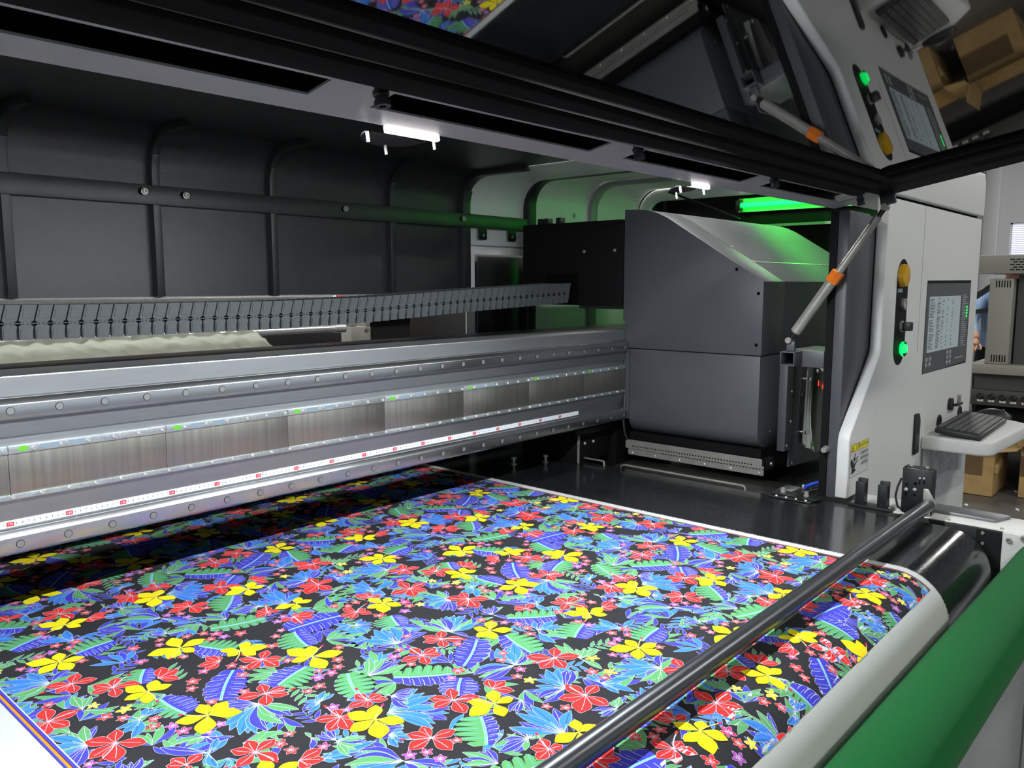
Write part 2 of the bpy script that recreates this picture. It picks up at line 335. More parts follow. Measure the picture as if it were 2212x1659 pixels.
MB().sweep([(0.66, 0.10), (0.66, 0.93), (-0.20, 0.93)], 3.065, 3.30, -0.004).build('lamp_bay', M_BLACK, t)
for x, y, z in ((2.21, YW + 0.02, 0.745), (2.50, YW + 0.02, 0.735)):
    MB().lathe((x, y, z), (x, y - 1, z), [(0.011, 0), (0.011, 0.004), (0.006, 0.007)], 14).build('screw', M_STEEL, t)
MB().box(3.305, 3.32, -0.60, 0.66, 0.55, 0.93).build('end_wall', M_DEEP, t)
MB().box(3.305, 3.32, -0.60, 0.66, -0.30, 0.548).build('end_panel', M_SHELL, t)
MB().box(3.285, 3.304, -0.58, 0.30, 0.700, 0.712).build('lamp_ledge', M_FLANGE, t)
MB().box(1.90, 2.30, YW + 0.04, YW + 0.40, -0.60, 0.54).box(1.852, 1.898, YW + 0.06, YW + 0.40, -0.60, 0.54).build('inner_door', M_BLACK, t, bevel=0.004)
MB().cyl((1.868, YW + 0.06, 0.525), (1.868, YW + 0.02, 0.525), 0.007, 12).build('door_knob', M_STEEL, t)
MB().box(2.45, 2.75, YW + 0.05, YW + 0.25, -0.60, 0.35).build('inner_cabinet', M_GREY, t)
t = thing('green_lamp', 'glowing green tube lamp above the grey print carriage', 'lamp', (3.24, -0.1, 0.80))
MB().cyl((3.26, 0.21, 0.806), (3.26, -0.50, 0.806), 0.010, 14).build('tube', M_GLED, t)
for y in (0.215, -0.505):
    MB().box(3.245, 3.282, y - 0.012, y + 0.012, 0.785, 0.830).build('lamp_holder', M_KEY, t, bevel=0.003)
MB().box(3.284, 3.304, -0.52, 0.23, 0.775, 0.84).build('backplate', M_FLANGE, t)
rod = tag(MB().tube([(2.885, 0.384, 0.852), (2.90, 0.368, 0.846), (3.0, 0.1679, 0.7557), (3.055, 0.105, 0.722)], 0.0055, 8).build('stay_rod', M_DSTEEL), 'thin dark rod slanting behind the carriage towards the green lamp', 'rod')
# ================================================================ gantry beam
BX0 = -0.9; BX1 = 1.9655
t = thing('gantry_beam', 'long silver aluminium beam with two steel rails and a measuring tape', 'beam', (0.5, 0.14, -0.056))
MB().box(BX0, 3.0, 0.0, 0.134, -0.050, 0.268).build('body', M_ALU, t, bevel=0.002)
MB().box(BX0, 3.0, 0.139, 0.285, -0.045, 0.266).build('rear_body', M_DSTEEL, t, bevel=0.002)
MB().box(BX0, 3.0, 0.0, 0.285, -0.0545, -0.0505).build('bounce_blocker', M_DEEP, t)  # black plate added to stop light bouncing down onto the fabric
MB().box(BX0, BX1, -0.0035, -0.0002, 0.232, 0.2655).build('upper_face', M_ALU, t)
def rail(z0, z1, nm):
    pr = [(-0.0003, z0), (-0.016, z0), (-0.022, z0 + 0.005), (-0.022, z1 - 0.011), (-0.014, z1), (-0.0003, z1)]
    return MB().prism(pr, 'x', BX0, BX1).build(nm, M_RAIL, t, bevel=0.0012)
ru = rail(0.1905, 0.2300, 'upper_rail'); rl = rail(-0.0530, -0.0095, 'lower_rail')
MB().box(BX0, BX1, -0.006, -0.0002, 0.160, 0.1895).build('under_rail_face', M_ALU2, t)
ring = None
for rr, zz in ((ru, 0.2080), (rl, -0.0341)):
    for k in range(-9, 25):
        x = 0.0080 + 0.0805 * k
        if ring is None:
            ring = MB().cyl((x, -0.0221, zz), (x, -0.0226, zz), 0.0073, 20).build('bolt_ring', M_LBLACK, rr, smooth=0)
            cap = MB().cyl((x, -0.0221, zz), (x, -0.0231, zz), 0.0064, 20).build('bolt_cap', M_CAP, rr, smooth=0)
            dr = WP[ring.name] - Vector((x, 0, zz)); dc = WP[cap.name] - Vector((x, 0, zz))
        else:
            inst(ring, 'bolt_ring', rr, Vector((x, 0, zz)) + dr); inst(cap, 'bolt_cap', rr, Vector((x, 0, zz)) + dc)
s0 = None
for i in range(-3, 7):
    x0 = 0.0032 + 0.2868 * i; x1 = min(x0 + 0.2862, BX1)
    pl = MB().box(x0, x1, -0.0075, -0.0003, 0.0555, 0.1288).build('magnet_plate', M_MAG, t, bevel=0.0006)
    MB().box(x0, x1, -0.0110, -0.0003, 0.1290, 0.1432).build('upper_strip', M_ZINC, pl, bevel=0.0008)
    MB().box(x0, x1, -0.0100, -0.0003, 0.0452, 0.0553).build('lower_strip', M_ZINC, pl, bevel=0.0008)
    MB().prism([(x0 + 0.024 + 0.0090 * math.cos(k * math.pi / 9), 0.1366 + 0.0048 * math.sin(k * math.pi / 9)) for k in range(18)], 'y', -0.0114, -0.0110).build('sticker', M_STICK, pl, smooth=0)
    MB().box(x0 + 0.052, x0 + 0.083, -0.0114, -0.0110, 0.1330, 0.1405).build('label', M_LABEL, pl)
    MB().box(x0 + 0.101, x0 + 0.127, -0.0114, -0.0110, 0.1330, 0.1405).build('label', M_LABEL, pl)
    for k in range(6):
        for dx, y, z in ((0.041, -0.0110, 0.1352), (0.050, -0.0100, 0.0502)):
            x = x0 + dx + k * 0.0478
            if x > BX1 - 0.01: continue
            if s0 is None:
                s0 = MB().lathe((x, y, z), (x, y - 1, z), [(0.0042, 0), (0.0040, 0.0014), (0.0026, 0.0026), (0.0014, 0.0026), (0.0012, 0.0014)], 10).build('screw', M_CHROME, pl); ds = WP[s0.name] - Vector((x, y, z))
            else: inst(s0, 'screw', pl, Vector((x, y, z)) + ds)
tp = MB().box(BX0, 1.700, -0.0012, -0.0002, -0.0062, 0.0066).build('measuring_tape', M_TAPE, t)
num = MB(); tens = MB(); tw = MB()
ruv = lambda x, z0, y: (lambda a, b: (x + a, y, z0 + b))
for r in range(1, 250):
    x = (170 - r) / 100
    if r % 10: put_text(num, str(r % 10), 0.0066, ruv(x, -0.0006, -0.00135))
    else:
        tens.box(x - 0.0062, x + 0.0062, -0.00145, -0.00125, -0.0042, 0.0038)
        put_text(tw, str(r), 0.0056, ruv(x, -0.0003, -0.0016))
    num.box(x - 0.0003, x + 0.0003, -0.00135, -0.00125, 0.0046, 0.0064)
num.build('digits', M_INK, tp, smooth=0); tens.build('ten_marks', M_REDINK, tp, smooth=0); tw.build('ten_digits', M_TAPE, tp, smooth=0)
# ================================================================ cable chain
t = thing('cable_chain', 'grey plastic cable chain of many links running behind the beam', 'cable chain', (0.9, 0.29, 0.31))
pit = 0.0304
def zch(x):
    K = ((-1.2, 0.352), (0.0727, 0.3513), (0.2238, 0.3494), (0.68, 0.3493), (0.983, 0.3558), (1.4055, 0.376), (1.9479, 0.3969), (2.1, 0.398))
    for (a, za), (b, zb) in zip(K[:-1], K[1:]):
        if x <= b: u = (x - a) / (b - a); return za + (zb - za) * u
    return K[-1][1]
proto = None
YC = 0.2159
for k in range(-26, 62):
    x = 0.0727 + pit * k
    if x > 1.925: break
    z = zch(x)
    if proto is None:
        mb = MB(); h = 0.0375; s = 0.009
        mb.prism([(0.0015, 0.004), (0.0290, 0.004), (0.0290 + s, h), (0.0015 + s, h)], 'y', YC, YC + 0.010)              # slanted upper cell
        mb.prism([(0.005 + s * 0.35, 0.010), (0.0255 + s * 0.3, 0.010), (0.0265 + s * 0.8, h - 0.005), (0.006 + s * 0.8, h - 0.005)], 'y', YC - 0.0012, YC)
        mb.prism([(0.0015, -0.034), (0.0215, -0.0345), (0.0290, -0.008), (0.0290, 0.004), (0.0015, 0.004), (0.0015, -0.006)], 'y', YC + 0.001, YC + 0.010)
        mb.prism([(0.004, -0.030), (0.018, -0.030), (0.022, -0.012), (0.004, -0.012)], 'y', YC - 0.0004, YC + 0.001)
        mb.prism([(0.0215, -0.0345), (0.0290, -0.0345), (0.0290, -0.008)], 'y', YC + 0.006, YC + 0.010)
        mb.box(0.003, 0.028, YC + 0.010, YC + 0.115, h - 0.004, h - 0.001)
        mb.prism([(0.0015, -0.034), (0.0290, -0.034), (0.0290 + s, h), (0.0015 + s, h)], 'y', YC + 0.115, YC + 0.125)
        mb.mi = 1; mb.cyl((0, YC - 0.0008, 0), (0, YC + 0.0015, 0), 0.0055, 14)
        mb.mi = 0; mb.box(-0.0095, 0.0095, YC - 0.0018, YC - 0.0008, -0.0008, 0.0008)
        for e in (-0.011, 0.011): mb.cyl((e, YC - 0.0018, 0), (e, YC, 0), 0.0024, 8)
        mb.v = [(a + x, b, c + z) for a, b, c in mb.v]
        proto = mb.build('link', [M_CHAIN, M_LBLACK], t, smooth=0); dl = WP[proto.name] - Vector((x, YC, z))
    else: inst(proto, 'link', t, Vector((x, YC, z)) + dl)
# ================================================================ print carriage
XC = 1.9685; XR = 3.04
t = thing('print_carriage', 'graphite grey print carriage with sloping top parked on the beam', 'print carriage', (2.5, -0.25, -0.186))
low = arc(XC + 0.055, -0.0985 + 0.055, 0.055, 180, 270, 8) + [(XR, -0.0985), (XR, 0.2018), (XC, 0.2018)]
MB().prism(low, 'y', -0.5135, -0.026).build('lower_body', M_GREY, t, bevel=0.0015)
MB().prism([(-0.0012, -0.05), (-0.024, -0.05), (-0.024, 0.2018), (-0.0012, 0.2018)], 'x', XC, XC + 0.004).build('side_lip', M_GREY, t)
up = [(-0.0012, 0.2045), (-0.5157, 0.2045), (-0.5157, 0.4378), (-0.165, 0.6525), (-0.13, 0.669), (-0.095, 0.680), (-0.05, 0.6865), (0.006, 0.688), (0.006, 0.300), (-0.0012, 0.300)]
MB().prism(up, 'x', XC, 2.1232).build('cheek', M_GREY, t, bevel=0.0015, smooth=30)
up2 = [(y, z) for y, z in up]
MB().prism(up2, 'x', 2.1262, XR).build('cover', M_GREY, t, bevel=0.0015, smooth=30)
sl = lambda u, h=0.0: (-0.5157 + u * (0.3507) - h * 0.52, 0.4378 + u * 0.2147 + h * 0.85)
p0 = sl(0.30, 0.0004); p1 = sl(0.31, 0.0004)
MB().obox((2.13, p0[0], p0[1]), (0.88, 0, 0), (0, p1[0] - p0[0], p1[1] - p0[1]), (0, -0.0004, 0.0006)).build('cover_seam', M_CHROME, t)
for (u, x) in ((0.31, 2.120), (0.55, 2.128), (0.30, 2.70)):
    q = sl(u); MB().lathe((x, q[0], q[1]), (x, q[0] - 0.52, q[1] + 0.85), [(0.006, 0), (0.006, 0.002), (0.003, 0.003)], 12).build('cover_screw', M_STEEL, t)
for y, z in ((-0.4234, 0.4761), (-0.4996, 0.4003), (-0.4983, 0.2379)):
    MB().cyl((XC - 0.0004, y, z), (XC + 0.002, y, z), 0.0055, 16).build('screw_hole', M_LBLACK, t, smooth=0)
MB().cyl((2.062, -0.5137, -0.05), (2.062, -0.5150, -0.05), 0.003, 10).build('front_screw', M_CHROME, t)
MB().box(1.985, 2.98, -0.520, -0.020, -0.170, -0.0995).build('head_base', M_DEEP, t)
def holes(y0, y1, z, n, x):
    mb = MB()
    for k in range(n):
        y = y0 + (y1 - y0) * k / (n - 1); mb.cyl((x - 0.0004, y, z), (x + 0.0005, y, z), 0.0026, 8)
    return mb
us = MB().prism(rrect(-0.5340, -0.0162, -0.1568, -0.1252, 0.004), 'x', 1.9645, 1.9660).build('upper_guard_strip', M_STEEL, t)
ls = MB().prism(rrect(-0.5398, -0.0270, -0.1792, -0.1480, 0.004), 'x', 1.9668, 1.9683).build('lower_guard_strip', M_STEEL, t)
holes(-0.047, -0.498, -0.147, 44, 1.9645).build('strip_holes', M_LBLACK, us, smooth=0)
holes(-0.170, -0.538, -0.1585, 34, 1.9668).build('strip_holes', M_LBLACK, ls, smooth=0)
for k in range(6):
    y = -0.044 - 0.0955 * k
    MB().lathe((1.9668, y, -0.1720), (0, y, -0.1720), [(0.0042, 0), (0.004, 0.0016), (0.0022, 0.0028)], 10).build('strip_screw', M_CHROME, ls)
MB().box(1.9700, 1.984, -0.538, -0.018, -0.175, -0.128).build('strip_mount', M_DEEP, t)
MB().prism(rrect(1.975, 2.055, -0.168, -0.128, 0.008), 'y', -0.536, -0.522).build('corner_bracket', M_BLACK, t, bevel=0.001)
MB().lathe((2.03, -0.536, -0.150), (2.03, -1, -0.150), [(0.007, 0), (0.006, 0.003), (0.003, 0.004)], 12).build('bracket_screw', M_STEEL, t)
MB().box(1.975, 2.34, 0.030, 0.36, -0.60, -0.062).build('dark_filler', M_DEEP, t)  # black filler box added to darken the view past the beam end
rb = MB().box(XC, 2.36, 0.010, 0.4785, 0.3515, 0.646).box(XC - 0.001, 2.36, 0.010, 0.4785, 0.640, 0.656).build('rear_box', M_DEEP, t, bevel=0.002)
MB().box(XC + 0.004, 2.36, 0.012, 0.205, 0.340, 0.3510).build('rear_lip', M_BLACK, t)
for p in ((1260, 550), (1328, 546)): pass
for y, z in ((0.181, 0.548), (0.046, 0.549)):
    MB().lathe((XC, y, z), (0, y, z), [(0.006, 0), (0.006, 0.003), (0.003, 0.004)], 12).build('box_screw', M_STEEL, rb)
MB().box(XC - 0.004, XC, 0.205, 0.36, 0.352, 0.47).build('chain_plate', M_LBLACK, rb)
for y in (0.39, 0.42, 0.33):
    MB().box(2.0, 2.03, y - 0.012, y + 0.012, 0.6565, 0.68).build('sensor', M_KEY, rb, bevel=0.003)
MB().tube([(1.972, -0.004, 0.030), (1.958, -0.012, -0.02), (1.952, -0.014, -0.06), (1.957, -0.016, -0.10), (1.966, -0.022, -0.128)], 0.004, 8).build('grey_cable', M_GUN, t)
# front guard plate with acrylic window, in front of the carriage's right half
t = thing('guard_plate', 'grey guard plate with clear acrylic window beside the carriage front', 'guard plate', (2.22, -0.56, -0.19))
MB().prism([(2.098, -0.168), (2.385, -0.184), (2.385, 0.205), (2.124, 0.222), (2.098, 0.222)], 'y', -0.566, -0.560).build('plate', M_GREY, t, bevel=0.001)
MB().box(2.046, 2.094, -0.572, -0.545, -0.108, 0.20).build('edge_strip', M_GREY, t, bevel=0.002)
wpoly = [(2.165, 0.150), (2.172, 0.158), (2.37, 0.145), (2.37, -0.143), (2.255, -0.141), (2.150, -0.093)]
MB().prism([(a + 0.004, b) for a, b in wpoly], 'y', -0.5668, -0.5660).build('window_opening', M_BEIGED, t)
MB().box(2.168, 2.368, -0.5676, -0.5668, -0.012, -0.004).box(2.168, 2.368, -0.5674, -0.5668, -0.10, -0.012).build('inner_shelf', M_GUN, t)
cb = MB().tube([(2.17, -0.570, 0.065), (2.24, -0.572, 0.060), (2.30, -0.572, 0.055), (2.345, -0.572, 0.02), (2.35, -0.572, -0.06)], 0.006, 8).tube([(2.33, -0.572, 0.14), (2.31, -0.572, 0.06), (2.33, -0.572, 0.02)], 0.004, 6); cb.build('wires', M_KEY, t)
MB().box(2.335, 2.348, -0.574, -0.569, 0.064, 0.076).build('indicator', M_RLED, t)
MB().lathe((2.265, -0.568, 0.008), (2.265, -1, 0.008), [(0.004, 0), (0.004, 0.006)], 8).box(2.25, 2.28, -0.572, -0.569, 0.020, 0.024).build('pin', M_STEEL, t)
MB().prism(wpoly, 'y', -0.590, -0.587).build('acrylic_cover', M_CLEAR, t, bevel=0.0006)
for x, z in ((2.185, 0.118), (2.178, -0.060), (2.235, -0.122), (2.245, 0.140), (2.29, 0.138)):
    MB().cyl((x, -0.587, z), (x, -0.5669, z), 0.003, 8).lathe((x, -0.590, z), (x, -1, z), [(0.006, 0), (0.006, 0.004), (0.003, 0.005)], 10).build('standoff', M_CHROME, t)
for x, z in ((2.085, 0.085), (2.085, -0.013), (2.060, -0.09), (2.07, 0.175), (2.108, -0.155)):
    MB().lathe((x, -0.572, z), (x, -1, z), [(0.005, 0), (0.004, 0.002), (0.002, 0.003)], 10).build('screw', M_STEEL, t)
# ================================================================ raised lid (a flat frame tilted 10.75 degrees)
LA = R(10.75); LDIST = 0.497
def lp(x, y, h=0.0):                       # point of the lid plane over (x, y), h along its upward normal
    z = (LDIST - y * math.sin(LA)) / math.cos(LA)
    return Vector((x, y + h * math.sin(LA), z + h * math.cos(LA)))
def lbox(mb, x0, x1, y0, y1, h0, h1):
    v = [lp(x, y, h) for x in (x0, x1) for y in (y0, y1) for h in (h0, h1)]
    return mb.add(v, [(0,1,3,2),(4,6,7,5),(0,4,5,1),(2,3,7,6),(0,2,6,4),(1,5,7,3)])
LX0 = -1.0
t = thing('hood_lid', 'raised lid with black frame, slotted grey flange and dark mirror-like pane', 'machine lid', (0.4, -1.2, 0.62))
mb = MB()
lbox(mb, LX0, 1.94, -0.866, -0.829, 0, 0.003); lbox(mb, LX0, 1.94, -0.780, -0.735, 0, 0.003)
slots = ((-0.72, -0.10 - 0.16), (-0.17, 0.123), (0.216, 0.686), (0.785, 1.250), (1.345, 1.46 - 0.03), (1.50, 1.857))
slots = ((-0.80, -0.345), (-0.255, 0.123), (0.216, 0.686), (0.785, 1.250), (1.345, 1.857))
xs = [LX0] + [q for s in slots for q in s] + [1.94]
for a, b in zip(xs[::2], xs[1::2]): lbox(mb, a, b, -0.829, -0.780, 0, 0.003)
mb.build('slotted_flange', M_FLANGE, t)
mb = MB(); lbox(mb, LX0, 1.94, -0.862, -0.738, 0.035, 0.040); lbox(mb, LX0, 1.94, -0.741, -0.735, 0.004, 0.035); lbox(mb, LX0, 1.94, -0.866, -0.862, 0.004, 0.035)
mb.build('slot_blackout', M_DEEP, t)  # closed black box added above the slots so they look dark
mb = MB(); lbox(mb, LX0, 1.70, -0.905, -0.866, -0.018, 0.03); lbox(mb, LX0, 1.70, -0.938, -0.906, -0.012, 0.03); lbox(mb, LX0, 1.70, -0.970, -0.939, -0.004, 0.03)
mb.build('frame_bar', M_LIDF, t, bevel=0.003)
mb = MB(); lbox(mb, 1.587, 1.618, -1.66, -0.972, -0.004, 0.03); lbox(mb, 1.620, 1.70, -1.66, -0.972, -0.012, 0.03); lbox(mb, 1.702, 1.94, -1.66, -0.868, 0.0, 0.006)
mb.build('side_bar', M_LIDF, t, bevel=0.003)
mb = MB(); lbox(mb, 1.76, 1.83, -1.60, -1.12, -0.0016, -0.0004); mb.build('side_slot', M_LBLACK, t)
mb = MB(); lbox(mb, LX0, 1.586, -1.66, -0.971, 0.004, 0.009); mb.build('pane', M_PANE, t)
for k, (x, y) in enumerate(((0.177, -0.848), (0.726, -0.850), (1.264, -0.850), (1.804, -0.850), (-0.40, -0.848))):
    b = lp(x, y, 0); e = lp(x, y, -0.06)
    st = MB().lathe(b, e, [(0.011, 0), (0.011, 0.002), (0.0075, 0.0022), (0.0075, 0.010), (0.010, 0.0105), (0.010, 0.016), (0.0085, 0.017), (0.0085, 0.022), (0.010, 0.0225), (0.010, 0.029), (0.0045, 0.029), (0.004, 0.026)], 18).build('stop_bolt', M_DSTEEL, t)
    MB().prism([(0, 0), (1, 0), (1, 1)], 'z', 0, 1) 
    q = MB(); lbox(q, x - 0.018, x + 0.018, y - 0.008, y + 0.008, -0.0006, -0.0001); q.build('bolt_slot', M_LBLACK, t)
for x0, x1 in ((0.262, 0.372), (1.10, 1.18)):
    q = MB(); lbox(q, x0 + 0.012, x1, -0.743, -0.7355, -0.011, -0.001); q.build('work_lamp', M_WLED, t, bevel=0.001)
    q = MB(); n = 12
    for k in range(n):
        a0, a1 = math.pi * k / n, math.pi * (k + 1) / n; cx = (x0 + x1) / 2; rr = (x1 - x0) / 2
        q.add([lp(cx + rr * math.cos(a), -0.712 + w_ * math.sin(a) * 0.040, h_) for a in (a0, a1) for w_, h_ in ((1, -0.001), (1, -0.003), (0, -0.001), (0, -0.003))], [(0, 4, 6, 2), (1, 3, 7, 5), (0, 1, 5, 4)])
    q.build('latch_plate', M_DEEP, t)
    for fx, fy in ((0.0, -0.715), (0.55, -0.68), (1.04, -0.725)):
        x = x0 + (x1 - x0) * fx; MB().cyl(lp(x, fy, -0.004), lp(x, fy, -0.018), 0.0022, 8).build('latch_pin', M_STEEL, t)
mb = MB(); lbox(mb, 1.860, 1.886, -0.915, -0.880, -0.034, -0.001); mb.build('corner_bracket', M_BLACK, t, bevel=0.003)
# ================================================================ diode strips behind the rear edge of the lid flange
LB = R(9)
for i, (x0, x1, lab) in enumerate(((-0.80, -0.36, 'white diode strip under the lid at its left end'), (-0.12, 0.35, 'white diode strip under the lid above the left rail reflection'), (0.60, 1.31, 'white diode strip under the lid nearest the carriage'))):
    s = thing('led_strip', lab, 'light strip', ((x0 + x1) / 2, -0.724, 0.652), 'diode strips under the lid')
    # board tilted 20 degrees towards the beam, diodes on its lower face
    o_ = Vector((x0, -0.7300, 0.6530)); e1 = Vector((0, math.cos(LB), math.sin(LB))); e2 = Vector((0, math.sin(LB), -math.cos(LB)))
    MB().obox(o_, (x1 - x0, 0, 0), e1 * 0.013, -e2 * 0.001).build('strip_board', M_SHELL, s)
    mb = MB(); n = int((x1 - x0) / 0.010)
    for k in range(n):
        for r_ in (0.0012, 0.0070):
            q_ = o_ + Vector((0.004 + 0.010 * k, 0, 0)) + e1 * r_ + e2 * 0.0003; mb.add([q_, q_ + e1 * 0.0045, q_ + e1 * 0.0045 + Vector((0.0058, 0, 0)), q_ + Vector((0.0058, 0, 0))], [(0, 1, 2, 3)])
    mb.build('diodes', M_LED, s, smooth=0)
# ================================================================ gas spring and the post that carries it
gx = 1.872
gl = Vector((gx, -0.6465, 0.2653)); gu = Vector((gx, -0.8957, 0.6361)); gd = (gu - gl).normalized()
at = lambda s_: gl + gd * s_
L = (gu - gl).length
t = thing('gas_spring', 'silver gas spring with orange clip propping up the lid', 'gas spring', gl - Vector((0, 0, 0.02)))
MB().lathe(at(0.028), gu, [(0.012, 0), (0.0148, 0.003), (0.0148, L * 0.46), (0.012, L * 0.465)], 20).build('cylinder', M_STEEL, t)
MB().lathe(at(0.028 + L * 0.45), gu, [(0.0108, 0), (0.0108, L * 0.42), (0.009, L * 0.425)], 18).build('upper_tube', M_STEEL, t)
MB().lathe(at(L * 0.497 - 0.018), gu, [(0.0172, 0), (0.0185, 0.002), (0.0185, 0.034), (0.0172, 0.036)], 6).build('orange_clip', M_ORANGE, t, smooth=20)
MB().cyl(at(0.0), at(0.03), 0.007, 10).build('lower_fork', M_DSTEEL, t)
MB().cyl(at(L - 0.05), at(L), 0.007, 10).build('upper_fork', M_DSTEEL, t)
for p in (gl, gu): MB().cyl(p - Vector((0.013, 0, 0)), p + Vector((0.013, 0, 0)), 0.009, 14).build('pivot_pin', M_STEEL, t)
MB().box(gx - 0.0102, gx - 0.0098, -0.86, -0.855, 0.575, 0.58).build('rating_label', M_LABEL, t)
t = thing('support_post', 'dark grey corner post beside the gas spring holding a square tube', 'post', (1.97, -0.76, -0.2))
MB().box(1.906, 2.075, -0.793, -0.7602, -0.195, 0.636).build('post', M_GREY, t, bevel=0.004)
MB().box(1.9065, 2.05, -0.760, -0.7386, -0.195, 0.636).build('gasket', M_DEEP, t)
MB().box(2.0755, 2.3, -0.7915, -0.786, -0.19, 0.63).build('front_face', M_GREY, t)
tb = MB()
tb.box(1.846, 1.905, -0.6735, -0.6303, 0.1915, 0.1945).box(1.846, 1.905, -0.6735, -0.6303, 0.2295, 0.2325).box(1.846, 1.905, -0.6735, -0.6705, 0.1945, 0.2295).box(1.846, 1.905, -0.6333, -0.6303, 0.1945, 0.2295)
tb.build('square_tube', M_GREY, t, bevel=0.0008)
MB().box(1.900, 1.904, -0.6700, -0.6340, 0.1950, 0.2290).build('tube_inside', M_LBLACK, t)
MB().box(1.866, 1.878, -0.664, -0.640, 0.2327, 0.262).build('lug', M_GREY, t, bevel=0.002)
MB().box(1.9055, 2.10, -0.738, -0.63, 0.185, 0.235).build('tube_arm', M_GREY, t, bevel=0.003)
MB().cyl((1.9055, -0.757, -0.052), (1.884, -0.757, -0.052), 0.011, 14, 0.008).build('bumper', M_STEEL, t)
# ================================================================ control cabinet
YF = -0.829
t = thing('control_cabinet', 'white control cabinet with screen, switch slot and slanted lower edge', 'control cabinet', (2.7, -0.5, FZ))
cov = [(1.8838, -0.186), (1.8855, -0.018), (1.8935, 0.004), (2.108, 0.218), (2.1165, 0.236), (2.1235, 0.688), (3.292, 0.688), (3.292, FZ + 0.02), (2.035, FZ + 0.02), (2.035, -0.186)]
MB().prism(cov, 'y', YF, -0.7945).build('front_cover', M_WHITE, t, bevel=0.0045, seg=3)
MB().prism([(2.118, 0.699), (3.300, 0.699), (3.300, 0.83), (3.275, 0.865), (2.118, 0.865)], 'y', YF - 0.004, -0.60).build('top_cover', M_WHITE, t, bevel=0.006, seg=3)
MB().box(2.20, 3.27, -0.815, -0.79, 0.6885, 0.6985).build('cover_gap', M_LBLACK, t)
MB().box(3.325, 3.36, -0.79, 0.66, FZ, 0.86).build('side_wall', M_WHITE, t, bevel=0.004)
MB().box(2.4955, 2.4972, YF - 0.0008, YF, 0.20, 0.686).build('cover_seam', M_FLANGE, t)
stad = lambda x, w_, z0, z1, n=10: arc(x, z1 - w_, w_, 0, 180, n) + arc(x, z0 + w_, w_, 180, 360, n)
sw = MB().prism(stad(2.292, 0.056, 0.172, 0.508), 'y', YF - 0.0012, YF).build('switch_slot', M_DEEP, t, smooth=20)
MB().lathe((2.272, YF - 0.001, 0.456), (2.272, -2, 0.456), [(0.036, 0), (0.0355, 0.012), (0.033, 0.018), (0.020, 0.021)], 24).build('stop_button', M_YELL, sw)
MB().box(2.245, 2.292, YF - 0.0018, YF - 0.0012, 0.404, 0.416).build('switch_label', M_LABEL, sw)
MB().lathe((2.298, YF - 0.001, 0.367), (2.298, -2, 0.367), [(0.018, 0), (0.018, 0.010), (0.014, 0.011), (0.013, 0.008)], 18).build('push_button', M_STEEL, sw)
kn = MB().lathe((2.298, YF - 0.001, 0.296), (2.298, -2, 0.296), [(0.018, 0), (0.018, 0.006), (0.012, 0.007), (0.012, 0.012)], 18).build('switch_ring', M_CHROME, sw)
MB().box(2.284, 2.314, YF - 0.034, YF - 0.008, 0.282, 0.310).build('rotary_knob', M_KEY, sw, bevel=0.003)
MB().lathe((2.298, YF - 0.001, 0.224), (2.298, -2, 0.224), [(0.024, 0), (0.024, 0.016), (0.021, 0.018)], 18).build('button_guard', M_CLEAR, sw)
MB().box(2.285, 2.311, YF - 0.022, YF - 0.004, 0.212, 0.238).build('green_button', M_GBTN, sw, bevel=0.003)
sp = MB().prism([(2.569, 0.119), (3.1735, 0.117), (3.1735, 0.4445), (2.569, 0.4415)], 'y', YF - 0.0008, YF + 0.0002).build('screen_recess', M_DEEP, t, smooth=0)
MB().prism([(2.569, 0.119), (3.158, 0.124), (3.158, 0.434), (2.569, 0.431)], 'y', YF - 0.0026, YF - 0.0009).build('screen_bezel', M_PANEL, sp)
lcd = MB().prism([(2.5995, 0.191), (3.020, 0.191), (3.020, 0.386), (2.5995, 0.386)], 'y', YF - 0.0034, YF - 0.0027).build('display', M_LCD, sp)
mb = MB(); rr = random.Random(3)
for k in range(34):
    z = 0.376 - k * 0.0053
    for c0, ln in ((2.607, 0.07), (2.70, 0.05), (2.765, 0.03), (2.83, 0.02), (2.90, 0.02)):
        if rr.random() < (0.95 if c0 < 2.75 else 0.55): mb.box(c0, c0 + ln * rr.uniform(0.5, 1.0), YF - 0.0037, YF - 0.0034, z, z + 0.0022)
mb.build('display_text', M_LCDT, lcd, smooth=0)
for bx, bz, nx, nz in ((2.585, 0.142, 2, 2), (2.855, 0.133, 2, 3)):
    for i in range(nx):
        for j in range(nz):
            MB().box(bx + i * 0.040, bx + i * 0.040 + 0.027, YF - 0.0050, YF - 0.0027, bz + j * 0.0185, bz + j * 0.0185 + 0.014).build('panel_key', M_BTN, sp, bevel=0.001)
mb = MB()
for k in range(24): mb.box(3.05, 3.05 + rr.uniform(0.05, 0.09), YF - 0.0030, YF - 0.0027, 0.19 + k * 0.0085, 0.1935 + k * 0.0085)
mb.box(2.99, 3.11, YF - 0.0030, YF - 0.0027, 0.145, 0.150)
mb.build('panel_print', M_BTN, sp, smooth=0)
for k in range(4): MB().box(3.118, 3.130, YF - 0.0040, YF - 0.0027, 0.300 + k * 0.012, 0.308 + k * 0.012).build('panel_diode', M_GBTN, sp)
